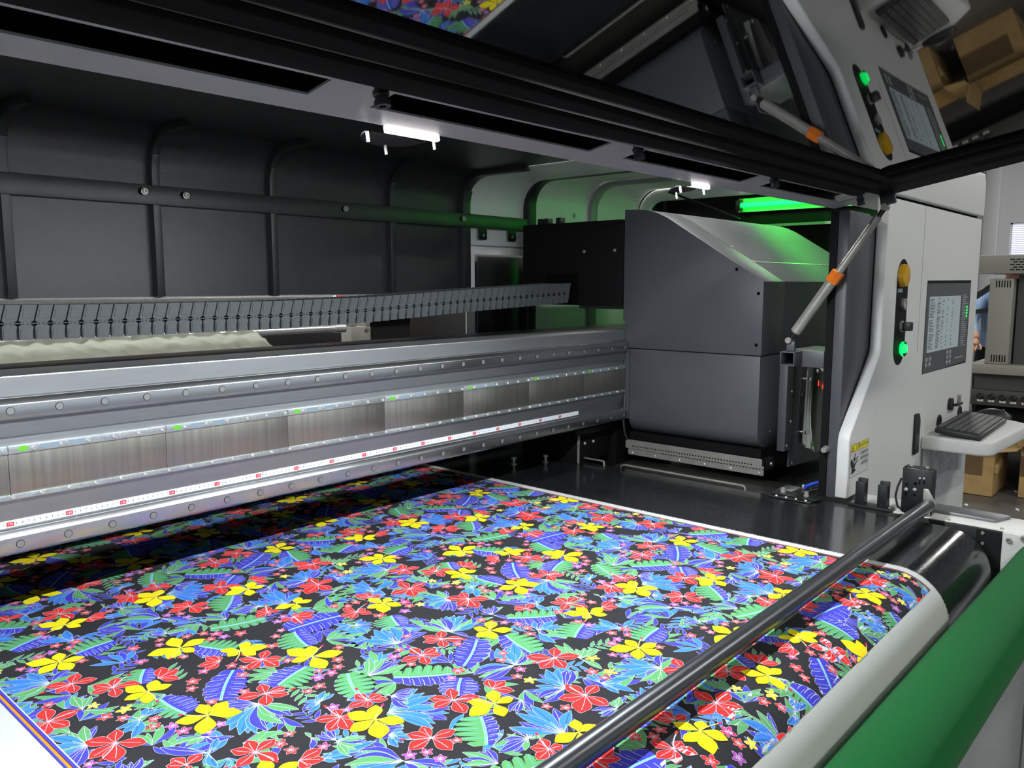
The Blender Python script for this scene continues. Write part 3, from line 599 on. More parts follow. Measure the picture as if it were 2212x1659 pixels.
# caution sticker
sx0, sx1, sz0, sz1 = 1.897, 2.050, -0.1272, -0.0303
st = MB().box(sx0, sx1, YF - 0.0006, YF, sz0, sz1).build('caution_sticker', M_SGRY, t)
MB().box(sx0 + 0.002, sx1 - 0.002, YF - 0.0009, YF - 0.0006, -0.0525, -0.0315).build('sticker_band', M_SYEL, st)
ink = MB(); P2 = lambda x, z: (lambda a, b: (x + a, YF - 0.0012, z + b))
put_text(ink, '注意', 0.0185, P2(1.957, -0.0420)); put_text(ink, 'CAUTION', 0.0165, P2(2.008, -0.0418))
for k, s_ in enumerate(('机器运转中', '请勿将手伸', '入移动部位')): put_text(ink, s_, 0.0125, P2(2.015, -0.0660 - 0.0160 * k))
yo = YF - 0.0012
def flat(mb, pts): mb.add([(a, yo, b) for a, b in pts], [tuple(range(len(pts)))])
for a in ((sx0, sx1, -0.0535, -0.0525), (sx0, sx1, sz0, sz0 + 0.001), (sx0, sx0 + 0.0012, sz0, sz1), (sx1 - 0.0012, sx1, sz0, sz1), (sx0, sx1, sz1 - 0.001, sz1), (1.9755, 1.9762, sz0, -0.053)): flat(ink, [(a[0], a[2]), (a[1], a[2]), (a[1], a[3]), (a[0], a[3])])
for tri in (((1.903, -0.0505), (1.906, -0.0505), (1.9145, -0.0345), (1.913, -0.0345)), ((1.924, -0.0505), (1.927, -0.0505), (1.917, -0.0345), (1.9145, -0.0345)), ((1.905, -0.0505), (1.926, -0.0505), (1.925, -0.0485), (1.906, -0.0485)), ((1.9143, -0.046), (1.9165, -0.046), (1.9165, -0.039), (1.9143, -0.039))): flat(ink, tri)
# the pictogram: a hand between two machine parts
for poly in ([(1.906, -0.118), (1.911, -0.118), (1.914, -0.098), (1.922, -0.094), (1.932, -0.094), (1.944, -0.084), (1.949, -0.088), (1.937, -0.101), (1.928, -0.103), (1.918, -0.108)],
             [(1.901, -0.082), (1.905, -0.074), (1.913, -0.073), (1.918, -0.080), (1.925, -0.087), (1.933, -0.085), (1.932, -0.093), (1.920, -0.094), (1.910, -0.100), (1.905, -0.092)],
             [(1.924, -0.072), (1.931, -0.070), (1.941, -0.074), (1.940, -0.080), (1.932, -0.084), (1.925, -0.081)],
             [(1.932, -0.060), (1.939, -0.058), (1.937, -0.071), (1.932, -0.071)], [(1.946, -0.076), (1.958, -0.069), (1.960, -0.073), (1.948, -0.082)], [(1.950, -0.086), (1.962, -0.080), (1.962, -0.085), (1.952, -0.091)],
             [(1.916, -0.116), (1.922, -0.106), (1.938, -0.103), (1.945, -0.112), (1.918, -0.119)]): flat(ink, poly)
ink.build('sticker_print', M_INK, st, smooth=0)
# handle, lock, grommets
MB().prism([(2.508, -0.155), (2.556, -0.153), (2.557, -0.04), (2.552, -0.030), (2.543, -0.013), (2.508, -0.0135)], 'y', YF - 0.010, YF + 0.001).build('handle', M_KEY, t, bevel=0.003)
MB().lathe((2.962, YF, -0.028), (2.962, -2, -0.028), [(0.024, 0), (0.024, 0.012), (0.016, 0.014)], 16).build('lock', M_KEY, t)
MB().box(2.962, 3.05, YF - 0.030, YF - 0.016, -0.036, -0.026).build('lock_lever', M_KEY, t, bevel=0.003)
MB().box(3.0, 3.012, YF - 0.03, YF - 0.018, -0.026, 0.005).build('lock_key', M_STEEL, t)
for x in (2.8264, 3.1252): MB().lathe((x, YF, -0.0791), (x, -2, -0.0791), [(0.026, 0), (0.026, 0.005), (0.018, 0.006), (0.017, 0.002)], 18).build('cable_grommet', M_KEY, t)
tr = MB().prism([(2.606, YF)] + arc(2.656, -1.052 + 0.05, 0.05, 180, 270, 6) + [(3.13, -1.075), (3.20, -1.0), (3.27, YF)], 'z', -0.150, -0.1012).build('keyboard_tray', M_WHITE, t, bevel=0.008, seg=3)
mb = MB(); n = 14
for i in range(n):
    x0 = 2.61 + 0.56 * i / n; x1 = 2.61 + 0.56 * (i + 1) / n
    y = lambda x: YF - 0.006 - 0.012 * abs(math.sin(x * 23))
    zb_ = lambda x: -0.330 + 0.045 * math.sin((x - 2.6) / 0.57 * 3)
    mb.add([(x0, y(x0), -0.152), (x1, y(x1), -0.152), (x1, y(x1), zb_(x1)), (x0, y(x0), zb_(x0))], [(0, 1, 2, 3)])
mb.build('document_pocket', M_POCKET, t, weld=True)
# ================================================================ keyboard and mouse on the tray
kz = -0.1010
o = Vector((2.622, -1.012, kz)); ex = Vector((0.475, 0.012, 0)); ey = Vector((0.004, 0.145, 0.012))
t = thing('keyboard', 'black computer keyboard on the white tray of the control cabinet', 'keyboard', o)
MB().obox(o, ex, ey, (0, 0, 0.018)).build('case', M_KEY, t, bevel=0.004)
rows = ((15, 1.0), (15, 1.0), (14, 1.0), (13, 1.0), (12, 1.0), (8, 1.0))
for j in range(6):
    v0 = 0.06 + 0.150 * (5 - j) + (0.03 if j == 0 else 0)
    nk = (16, 18, 18, 17, 16, 11)[j]; u = 0.025
    for i in range(nk):
        wk = (0.95 - 0.0) / nk
        if j == 5 and i == 3: wk *= 1.0
        MB().obox(o + ex * (u + 0.003) + ey * v0 + Vector((0, 0, 0.0175)), ex * (wk - 0.006), ey * 0.128, (0, 0, 0.006)).build('key', M_KEYC, t)
        u += wk
ms = thing('computer_mouse', 'black computer mouse behind the keyboard on the white tray', 'mouse', (3.215, -0.905, kz))
mb = MB(); n = 14; mrows = []
for i in range(9):
    u = i / 8; yy = -0.995 + 0.125 * u
    hw = 0.032 * math.sin(math.pi * min(max(u * 0.86 + 0.09, 0), 1)) ** 0.5; hh = 0.036 * math.sin(math.pi * (u * 0.80 + 0.10)) ** 0.8
    mrows.append([(3.215 + hw * math.cos(math.pi * k / (n - 1)), yy, kz + 0.001 + hh * max(0.0, math.sin(math.pi * k / (n - 1))) ** 0.8) for k in range(n)])
mb.add([p for r_ in mrows for p in r_], [(i * n + k, i * n + k + 1, (i + 1) * n + k + 1, (i + 1) * n + k) for i in range(8) for k in range(n - 1)] + [tuple(range(n - 1, -1, -1)), tuple(range(8 * n, 9 * n))] + [tuple(i * n for i in range(9)) + tuple(i * n + n - 1 for i in range(8, -1, -1))])
mb.build('mouse_shell', M_KEY, ms, smooth=60)
MB().cyl((3.209, -0.965, kz + 0.030), (3.221, -0.965, kz + 0.030), 0.007, 12).build('scroll_wheel', M_KEYC, ms)
MB().tube([(3.215, -0.872, kz + 0.006), (3.20, -0.855, kz + 0.006), (3.14, YF - 0.004, -0.080)], 0.0025, 6).build('mouse_cable', M_KEY, ms)
# ================================================================ printed fabric
FX0, FX1 = -0.30, 1.399            # cloth edges
PX0, PX1 = -0.1144, 1.3765         # print edges
RC = RB + 0.0008                   # the cloth lies on the belt
SEND = RY - RC * R(43)             # where the print stops on the roller
def pth(x, s, h=0.0):
    if s >= RY: return (x, s, ZB + 0.0008 + h)
    a = (RY - s) / RC
    if a <= R(92): return (x, RY - (RC + h) * math.sin(a), RZ + (RC + h) * math.cos(a))
    a2 = R(92); d = (a - a2) * RC
    return (x, RY - (RC + h) * math.sin(a2) + d * 0.035 - 0.0, RZ + (RC + h) * math.cos(a2) - d)
fab = thing('printed_fabric', 'fabric printed with red yellow and blue tropical flowers on the belt', 'fabric', (0.5, -0.3, -0.75))
ss = [0.87, 0.6, 0.3, -0.3, -0.8, RY] + [RY - 0.006 * k for k in range(1, 30)] + [RY - 0.174 - 0.05 * k for k in range(1, 10)]
xs = [FX0 + (FX1 - FX0) * i / 12 for i in range(13)]
mb = MB(); n = len(xs)
for s in ss: mb.v += [pth(x, s) for x in xs]
for i in range(len(ss) - 1):
    for k in range(n - 1): mb.f.append((i * n + k, i * n + k + 1, (i + 1) * n + k + 1, (i + 1) * n + k)); mb.m.append(0)
M_CLOTH = mat('white cloth', lin(178, 181, 179), 0.9, spec=0.1, bump=0.5, bscale=900, var=0.02, sheen=0.2)
mb.build('cloth', M_CLOTH, fab, smooth=40)
PIG = {'k': (42, 42, 45), 'w': (178, 184, 198), 'Y': (222, 208, 30), 'y': (222, 208, 30), 'R': (208, 48, 46), 'r': (208, 50, 48), 'm': (190, 50, 110), 'p': (160, 62, 170),
       'b': (58, 118, 204), 'v': (60, 60, 176), 'g': (84, 146, 92), 'c': (100, 175, 225), 'o': (232, 130, 40), 'd': (90, 30, 40), 'q': (224, 205, 120)}
PK = list(PIG); PMAT = [mat('fabric ink ' + k, lin(*PIG[k]), 0.88, spec=0.08, bump=0.35, bscale=1200, var=0.04, nscale=400) for k in PK]
TILE = {'Y':[[(372,52),(400,80),(405,43),(355,17),(324,56),(351,86)],[(394,598),(416,622),(425,592),(375,575),(352,607)],[(227,149),(252,180),(250,113),(200,105),(183,150),(211,193)],[(282,384),(304,420),(327,361),(271,333),(247,392),(268,437)],[(73,339),(80,376),(112,355),(111,311),(43,298),(32,355)],[(46,473),(71,499),(81,467),(30,438),(11,473),(30,512)],[(214,496),(241,518),(254,474),(222,460),(188,489),(190,519)],[(55,143),(63,180),(94,142),(72,114),(29,136),(24,180)],[(555,233),(589,259),(585,205),(534,202),(519,230),(544,263)],[(673,680),(684,715),(708,667),(677,636),(636,658),(634,714)],[(151,581),(159,629),(196,583),(158,548),(117,555),(100,593)],[(509,474),(534,485),(523,438),(479,437),(471,477),(503,513)]],'R':[[(403,85),(419,110),(434,87),(420,55)],[(548,78),(577,102),(582,52),(530,42),(504,71),(520,116)],[(482,652),(519,657),(481,609),(436,627),(447,676),(486,694)],[(334,603),(346,627),(353,595),(328,588),(305,599),(321,624)],[(198,193),(204,215),(213,179),(185,155),(164,173),(168,212)],[(254,201),(252,228),(278,201),(275,181),(240,184),(222,206)],[(408,250),(412,285),(442,254),(432,228),(391,219),(370,259)],[(339,105),(360,134),(373,83),(325,65),(304,110),(319,136)],[(248,54),(259,85),(283,44),(246,12),(208,55),(232,86)],[(76,502),(97,534),(112,510),(98,477)],[(163,332),(173,363),(194,328),(185,305),(144,300),(126,351)],[(68,204),(76,237),(103,211),(78,166),(34,192),(49,232)],[(673,245),(667,272),(699,254),(655,262),(672,231)],[(96,144),(132,145),(120,122),(97,121)],[(353,548),(367,560),(393,540),(346,515),(328,547),(379,519)],[(171,484),(163,515),(138,494),(140,471),(178,501)],[(220,437),(244,461),(246,417),(225,396),(186,422),(196,466)],[(593,493),(603,534),(634,495),(608,458),(571,454),(548,497)],[(510,516),(519,541),(531,509),(495,530),(496,549)],[(634,366),(649,398),(662,335),(615,321),(595,354),(607,400)],[(472,272),(496,296),(498,242),(453,244),(442,285),(458,303)],[(447,479),(440,511),(468,480),(460,451),(420,460),(412,484)],[(658,585),(677,615),(691,574),(651,553),(631,572),(627,605)],[(16,526),(33,553),(51,508),(7,492),(-14,532),(-2,555)]],'L':[[(254,224),(286,293),(246,275),(293,230),'g','g'],[(396,166),(326,227),(386,222),(340,170),'g','v'],[(513,224),(427,171),(443,215),(500,177),'v','v'],[(353,109),(396,146),(350,149),(397,104),'v','v'],[(334,43),(286,-14),(286,51),(331,4),'g','v'],[(107,365),(170,440),(108,419),(162,383),'v','v'],[(190,342),(254,362),(205,383),(216,311),'v','g'],[(54,368),(48,436),(24,412),(85,401),'g','v'],[(49,506),(76,551),(42,562),(84,524),'g','v'],[(537,119),(560,200),(584,140),(521,179),'g','v'],[(633,101),(693,124),(632,146),(666,80),'g','v'],[(21,4),(87,11),(43,44),(65,-24),'g','v'],[(686,185),(617,245),(680,233),(635,185),'g','v'],[(316,584),(225,616),(281,629),(252,579),'g','g'],[(314,505),(417,488),(383,539),(348,460),'v','v'],[(300,423),(317,490),(268,475),(331,436),'g','v'],[(207,505),(176,565),(216,560),(172,508),'g','v'],[(460,371),(480,417),(435,419),(486,368),'g','v']],'F':[[(484,110),(510,173,'b'),(545,167,'b'),(525,122,'v'),(522,93,'g'),(437,150,'b'),(417,138,'v'),(412,115,'v'),(514,163,'b')],[(480,2),(507,62,'b'),(521,50,'b'),(528,36,'v'),(469,54,'b'),(439,32,'b'),(428,14,'v'),(424,0,'v'),(536,21,'g'),(532,29,'v')],[(378,612),(404,695,'b'),(374,697,'b'),(339,679,'b'),(432,642,'b')],[(336,641),(338,676,'v'),(357,669,'v'),(370,657,'v'),(386,642,'v'),(310,664,'v'),(300,654,'v'),(284,648,'v'),(311,626,'g'),(342,634,'g')],[(529,658),(522,619,'b'),(542,642,'b'),(576,633,'b'),(537,617,'b'),(541,604,'b'),(546,684,'b'),(537,690,'b')],[(483,595),(453,619,'v'),(448,599,'v'),(490,613,'g'),(512,611,'g'),(521,604,'v')],[(574,44),(590,87,'g'),(611,63,'g'),(622,41,'g'),(569,-3,'g')],[(408,29),(400,68,'v'),(392,-4,'v'),(376,11,'v'),(371,20,'v')],[(264,631),(252,684,'g'),(241,673,'v'),(254,650,'v'),(231,663,'g'),(279,668,'v')],[(250,151),(326,171,'b'),(332,136,'b'),(308,105,'b'),(266,71,'b')],[(285,185),(323,176,'v'),(308,163,'v'),(292,154,'v'),(284,207,'g'),(279,138,'v')],[(302,259),(340,307,'g'),(356,288,'g'),(364,270,'v'),(373,265,'v'),(369,246,'g')],[(215,105),(238,102,'b'),(231,86,'b'),(226,72,'b'),(198,85,'b'),(203,72,'b')],[(157,147),(146,179,'v'),(184,116,'v'),(175,114,'g'),(170,182,'v'),(190,126,'g'),(146,105,'g')],[(204,250),(227,271,'b'),(231,254,'b'),(174,238,'b'),(179,251,'b'),(186,269,'b'),(203,262,'b')],[(115,128),(191,105,'b'),(166,121,'b'),(134,129,'b'),(127,106,'b')],[(187,41),(166,105,'v'),(149,96,'v'),(130,91,'g'),(164,100,'g'),(136,79,'b'),(144,64,'b'),(189,13,'v'),(215,-10,'v')],[(138,178),(140,195,'g'),(142,164,'g'),(122,155,'v')],[(139,317),(77,259,'b'),(94,246,'b'),(107,239,'v'),(73,297,'b'),(133,240,'g'),(154,248,'v'),(170,256,'g'),(98,345,'v'),(136,265,'g'),(111,356,'v')],[(43,290),(13,317,'v'),(69,261,'v'),(48,259,'v'),(1,304,'g'),(29,283,'g')],[(26,249),(52,273,'b'),(60,261,'b'),(18,211,'b'),(9,229,'b'),(20,265,'b'),(34,252,'v'),(-11,309,'v')],[(5,405),(-12,431,'b'),(-30,402,'b'),(-26,361,'b'),(25,426,'b'),(31,412,'b'),(43,402,'b')],[(612,168),(664,173,'b'),(655,143,'b'),(638,198,'b'),(594,113,'b')],[(41,58),(47,115,'b'),(19,111,'b'),(-1,104,'b'),(87,64,'b')],[(609,278),(619,308,'v'),(642,304,'v'),(650,288,'g'),(614,242,'v'),(599,296,'v')],[(162,653),(136,669,'v'),(146,682,'v'),(164,690,'b'),(198,641,'g'),(181,635,'v')],[(637,614),(624,675,'b'),(586,675,'b'),(570,645,'b'),(576,598,'v'),(582,583,'g'),(678,640,'v'),(576,614,'g')],[(410,315),(419,391,'b'),(445,379,'b'),(376,374,'b'),(459,358,'v'),(469,346,'g'),(380,333,'v'),(469,329,'v'),(474,313,'v')],[(503,280),(559,328,'b'),(573,312,'b'),(562,276,'b'),(534,338,'v'),(520,347,'g'),(502,344,'v'),(487,344,'g'),(511,244,'v'),(546,336,'b')],[(607,390),(580,448,'b'),(560,416,'b'),(557,380,'b'),(558,361,'v'),(572,344,'v'),(634,429,'v'),(622,442,'g')],[(535,533),(558,603,'b'),(530,604,'b'),(599,549,'b'),(516,583,'b')],[(408,433),(385,464,'b'),(380,446,'b'),(367,439,'b'),(436,418,'b'),(423,399,'b'),(401,389,'b'),(433,445,'b')],[(638,491),(644,545,'g'),(663,524,'g'),(668,453,'g')]],'S':[(503,154,9,'r'),(484,139,10,'r'),(480,94,10,'m'),(459,82,9,'r'),(463,59,10,'y'),(589,30,11,'y'),(550,2,11,'r'),(568,667,11,'y'),(547,663,9,'r'),(622,12,8,'m'),(633,681,8,'p'),(418,676,8,'r'),(434,652,9,'r'),(396,295,9,'r'),(373,281,11,'p'),(374,240,9,'r'),(333,379,9,'r'),(304,343,10,'r'),(289,322,9,'r'),(260,334,8,'r'),(269,313,11,'m'),(246,316,11,'p'),(231,291,10,'r'),(210,290,9,'r'),(207,223,9,'p'),(216,202,8,'p'),(201,45,9,'p'),(220,34,9,'m'),(267,24,8,'r'),(137,147,9,'m'),(409,166,12,'r'),(385,156,8,'p'),(478,236,9,'r'),(107,452,11,'r'),(95,431,9,'r'),(136,470,9,'m'),(17,387,9,'r'),(7,368,10,'r'),(26,350,10,'p'),(29,326,11,'m'),(73,304,8,'p'),(52,296,7,'p'),(96,371,9,'r'),(144,363,9,'r'),(171,413,10,'r'),(123,209,9,'r'),(101,197,10,'r'),(103,173,10,'r'),(11,137,10,'r'),(12,113,9,'p'),(609,212,9,'r'),(607,189,10,'r'),(592,169,10,'r'),(598,236,9,'m'),(12,62,9,'r'),(41,52,10,'r'),(678,40,9,'p'),(657,37,11,'m'),(24,37,9,'r'),(19,656,9,'r'),(23,191,11,'r'),(190,175,10,'r'),(222,9,9,'p'),(180,616,9,'r'),(206,606,9,'r'),(220,588,11,'m'),(223,566,10,'p'),(203,574,9,'r'),(250,556,11,'r'),(142,637,8,'r'),(133,619,8,'m'),(96,638,11,'r'),(83,579,9,'m'),(139,544,8,'r'),(259,470,11,'r'),(285,499,9,'r'),(176,455,9,'r'),(186,435,9,'r'),(247,402,9,'r'),(323,552,10,'p'),(342,564,9,'p'),(305,514,8,'m'),(654,491,9,'y'),(0,446,11,'y'),(652,445,10,'r'),(668,423,9,'r'),(611,543,9,'r'),(538,447,12,'m'),(533,426,10,'r'),(552,415,10,'y'),(511,413,10,'p'),(436,533,10,'r'),(453,514,10,'r'),(475,518,10,'r'),(465,433,12,'r'),(590,341,8,'p'),(578,276,10,'r'),(440,326,9,'r')]}
TX, TY, OX, OY = 0.68, 0.687, 0.0, -0.9
polys = []                          # (colour, [(x, s)], height) inside one repeat
LV = [0.0]
def lv(base, k, step): LV[0] = base + k * step
def P(c, pts): LV[0] += 1; polys.append((c, pts, LV[0]))
rnd = random.Random(11)
def blade(b, tp, wf, cur=0.0, n=7, out=0.0, t0=0.0, pw=0.8):
    bx, by = b; dx, dy = tp[0] - bx, tp[1] - by; L_ = math.hypot(dx, dy) + 1e-9; ux, uy = dx / L_, dy / L_; nx, ny = -uy, ux
    A, B_ = [], []
    for i in range(n + 1):
        u = i / n; c = cur * L_ * math.sin(math.pi * u) ; hw = wf * L_ * math.sin(math.pi * min(max(u, 0.02), 0.985) ** pw) + out
        px = bx + ux * (L_ * u + (out if i == n else (-out if i == 0 else 0))) + nx * c; py = by + uy * (L_ * u + (out if i == n else (-out if i == 0 else 0))) + ny * c
        A.append((px + nx * hw, py + ny * hw)); B_.append((px - nx * hw, py - ny * hw))
    return A + B_[::-1]
def line(a, b, w_, cur=0.0, n=5):
    dx, dy = b[0] - a[0], b[1] - a[1]; L_ = math.hypot(dx, dy) + 1e-9; nx, ny = -dy / L_, dx / L_
    A, B_ = [], []
    for i in range(n + 1):
        u = i / n; c = cur * L_ * math.sin(math.pi * u); x, y = a[0] + dx * u + nx * c, a[1] + dy * u + ny * c
        A.append((x + nx * w_, y + ny * w_)); B_.append((x - nx * w_, y - ny * w_))
    return A + B_[::-1]
mm = lambda p: (p[0] / 1000, p[1] / 1000)
lerp = lambda a, b, u: (a[0] + (b[0] - a[0]) * u, a[1] + (b[1] - a[1]) * u)
def big_leaf(b, tp, sa, sb, ca, cb):
    dx, dy = tp[0] - b[0], tp[1] - b[1]; L_ = math.hypot(dx, dy); ux, uy = dx / L_, dy / L_; nx, ny = -uy, ux
    for s_, c in ((sa, ca), (sb, cb)):
        w_ = (s_[0] - b[0]) * nx + (s_[1] - b[1]) * ny; sg = 1 if w_ > 0 else -1; w_ = max(abs(w_), 0.022)
        lobes = 6; back = -0.10
        edge = []; edge_o = []
        for k in range(lobes):
            u0, u1 = k / lobes, (k + 1) / lobes
            for u, m_ in ((u0 + 0.02, 0.80), (u0 + 0.05, 0.97), (u1 - 0.055, 1.0), (u1 - 0.015, 0.90)):
                h = w_ * math.sin(math.pi * min(1, 0.10 + 0.86 * u)) ** 0.55 * m_
                q = u * 1.06 + back * (h / w_) * 0.6
                edge.append((b[0] + ux * L_ * q + nx * sg * h, b[1] + uy * L_ * q + ny * sg * h))
                h2 = h + 0.0007; edge_o.append((b[0] + ux * L_ * q + nx * sg * h2, b[1] + uy * L_ * q + ny * sg * h2))
        P('w', [b] + edge_o + [tp]); P(c, [b] + edge + [tp])
        for k in range(1, lobes):
            u = k / lobes; h = w_ * math.sin(math.pi * (0.10 + 0.86 * u)) ** 0.55
            e1 = (b[0] + ux * L_ * (u * 1.06 + back * 0.55) + nx * sg * h * 0.97, b[1] + uy * L_ * (u * 1.06 + back * 0.55) + ny * sg * h * 0.97)
            i1 = (b[0] + ux * L_ * (u * 1.0 + 0.02) + nx * sg * h * 0.30, b[1] + uy * L_ * (u * 1.0 + 0.02) + ny * sg * h * 0.30)
            if c == 'g':
                P('k', [(e1[0] + ux * 0.0021, e1[1] + uy * 0.0021), (e1[0] - ux * 0.0021, e1[1] - uy * 0.0021), i1])
            else: P('w', line(i1, e1, 0.0005, 0.05, 4))
            j = (b[0] + ux * L_ * (u - 0.5 / lobes) + nx * sg * h * 0.15, b[1] + uy * L_ * (u - 0.5 / lobes) + ny * sg * h * 0.15); e2 = lerp(j, (b[0] + ux * L_ * (u - 0.5 / lobes - 0.04) + nx * sg * h, b[1] + uy * L_ * (u - 0.5 / lobes - 0.04) + ny * sg * h), 0.85)
            P('w' if c == 'v' else 'c', line(j, e2, 0.00028, 0.04, 3))
    P('w', line(b, tp, 0.0022, 0.03, 6)); P('c', line(b, tp, 0.0016, 0.03, 6))
occ = [mm(q[0]) for k_ in 'YRF' for q in TILE[k_]] + [(q[0] / 1000, q[1] / 1000) for q in TILE['S']] + [lerp(mm(q[0]), mm(q[1]), 0.5) for q in TILE['L']]
for k in range(700):                 # loose sprays that fill the gaps between the main motifs
    c0 = (rnd.uniform(0, TX), rnd.uniform(0, TY)); td = lambda a, b: math.hypot((a[0] - b[0] + TX / 2) % TX - TX / 2, (a[1] - b[1] + TY / 2) % TY - TY / 2)
    if min(td(c0, q) for q in occ) < 0.026: continue
    occ.append(c0); lv(0, k % 3, 16); a0 = rnd.uniform(0, 6.28); col = rnd.choice('bvgbvg')
    if rnd.random() < 0.4:
        st_ = (c0[0] + 0.045 * math.cos(a0), c0[1] + 0.045 * math.sin(a0)); P('c', line(c0, st_, 0.0005, 0.1, 4))
        for j in range(7):
            u = j / 6; b = lerp(c0, st_, u); a = a0 + (0.9 if j % 2 else -0.9); tp = (b[0] + 0.024 * math.cos(a), b[1] + 0.024 * math.sin(a))
            P('w', blade(b, tp, 0.15, 0, 5, 0.0004)); P(col, blade(b, tp, 0.15, 0, 5))
    else:
        for j in range(5):
            a = a0 + (j - 2) * 0.42; L_ = rnd.uniform(0.035, 0.055); tp = (c0[0] + L_ * math.cos(a), c0[1] + L_ * math.sin(a)); cu = rnd.uniform(-0.12, 0.12)
            P('w', blade(c0, tp, 0.12, cu, 6, 0.0004, pw=1.2)); P(rnd.choice((col, col, 'v', 'g')), blade(c0, tp, 0.12, cu, 6, pw=1.2))
for k_, (b, tp, sa, sb, ca, cb) in enumerate(TILE['L']): lv(50, k_ % 4, 40); big_leaf(mm(b), mm(tp), mm(sa), mm(sb), ca, cb)
for k_, F in enumerate(TILE['F']):
    b = mm(F[0]); lv(212, k_ % 3, 68)
    tips = sorted([(math.atan2(q[1] / 1000 - b[1], q[0] / 1000 - b[0]), mm(q), q[2]) for q in F[1:]])
    more_ = []
    for (a0, t0_, c0_), (a1, t1_, c1_) in zip(tips, tips[1:] + [(tips[0][0] + 6.2832,) + tips[0][1:]]):
        if 0.16 < a1 - a0 < 1.0:
            r0_ = 0.5 * (math.hypot(t0_[0] - b[0], t0_[1] - b[1]) + math.hypot(t1_[0] - b[0], t1_[1] - b[1])) * rnd.uniform(0.8, 0.98); am = (a0 + a1) / 2
            more_.append((am, (b[0] + r0_ * math.cos(am), b[1] + r0_ * math.sin(am)), rnd.choice((c0_, c1_, 'v', 'g', 'v'))))
    for _, tp, c in more_ + tips:
        cur = rnd.uniform(-0.13, 0.13); L_ = math.hypot(tp[0] - b[0], tp[1] - b[1])
        wf = min(0.0098, 0.13 * L_ + 0.001) / L_; st = lerp(b, tp, 0.06)
        P('w', blade(st, tp, wf, cur, 8, 0.0005, pw=1.25)); P(c, blade(st, tp, wf, cur, 8, 0.0, pw=1.25))
        if L_ > 0.03: P('k' if c == 'b' else 'w', line(lerp(b, tp, 0.35), lerp(b, tp, 0.9), 0.0004, cur * 0.7, 4))
        P('w', line(b, lerp(b, tp, 0.4), 0.00045, cur * 0.4, 3))
def small(c0, r, col, rot):
    for k in range(5):
        a = rot + k * 2 * math.pi / 5 + rnd.uniform(-0.15, 0.15); rr = r * rnd.uniform(0.85, 1.1); tp = (c0[0] + rr * math.cos(a), c0[1] + rr * math.sin(a))
        P('w', blade(c0, tp, 0.27, 0, 5, 0.0004, pw=1.25)); P(col, blade(c0, tp, 0.27, 0, 5, 0.0, pw=1.25))
    for k in range(5):
        a = rot + k * 2 * math.pi / 5; P('w' if col != 'y' else 'q', line(c0, (c0[0] + r * 0.5 * math.cos(a), c0[1] + r * 0.5 * math.sin(a)), 0.0004, 0, 2))
for k_, (x, y, r, c) in enumerate(TILE['S']): lv(418, k_ % 4, 16); small((x / 1000, y / 1000), r / 1000 * 1.12, c, rnd.uniform(0, 6))
def flower(pts, col):
    c0 = mm(pts[0]); tips = [mm(p) for p in pts[1:]]
    tips.sort(key=lambda q: math.atan2(q[1] - c0[1], q[0] - c0[0]))
    wf = 0.29 if col == 'Y' else 0.285
    for tp in tips:
        cur = rnd.uniform(-0.04, 0.04); L_ = math.hypot(tp[0] - c0[0], tp[1] - c0[1]); w2 = min(max(wf, 0.0095 / L_ if L_ > 0.02 else wf), 0.40)
        if col == 'R': P('w', blade(c0, tp, w2, cur, 9, 0.0006, pw=1.35))
        P(col, blade(c0, tp, w2, cur, 9, 0.0, pw=1.35))
    for k, tp in enumerate(tips):
        P('q' if col == 'Y' else 'w', line(c0, lerp(c0, tp, 0.32 if col == 'Y' else 0.82), 0.0004, 0.03, 4))
    if len(tips) >= 5:
        a = rnd.uniform(0, 6.28); r = 0.036; e = (c0[0] + r * math.cos(a), c0[1] + r * math.sin(a))
        P('q' if col == 'Y' else 'w', line(c0, e, 0.0009, 0.05, 5)); P('m' if col == 'Y' else 'r', blade(e, (c0[0] + 1.25 * r * math.cos(a), c0[1] + 1.25 * r * math.sin(a)), 0.28, 0, 4))
for k_, f in enumerate(TILE['R']): lv(484, k_ % 3, 19); flower(f, 'R')
for k_, f in enumerate(TILE['Y']): lv(542, k_ % 2, 15); flower(f, 'Y')
def clip(pts, x0, x1, s0, s1):
    for ax, v, sg in ((0, x0, 1), (0, x1, -1), (1, s0, 1), (1, s1, -1)):
        o = []; n = len(pts)
        for i in range(n):
            a, b = pts[i], pts[(i + 1) % n]; da, db = (a[ax] - v) * sg, (b[ax] - v) * sg
            if da >= 0: o.append(a)
            if da * db < 0: u = da / (da - db); o.append((a[0] + (b[0] - a[0]) * u, a[1] + (b[1] - a[1]) * u))
        pts = o
        if len(pts) < 3: return []
    return pts
bm = bmesh.new(); hl = bm.verts.layers.float.new('h')
def add_poly(c, pts, h):
    vs_ = []
    for x, s in pts:
        v = bm.verts.new((x, s, 0)); v[hl] = h; vs_.append(v)
    f = bm.faces.new(vs_); f.material_index = PK.index(c)
SB0 = 0.86
H0 = 0.0001
add_poly('k', [(PX0, SEND), (PX1, SEND), (PX1, SB0), (PX0, SB0)], H0)
B0, B1 = PX0 + 0.014, PX1 - 0.009
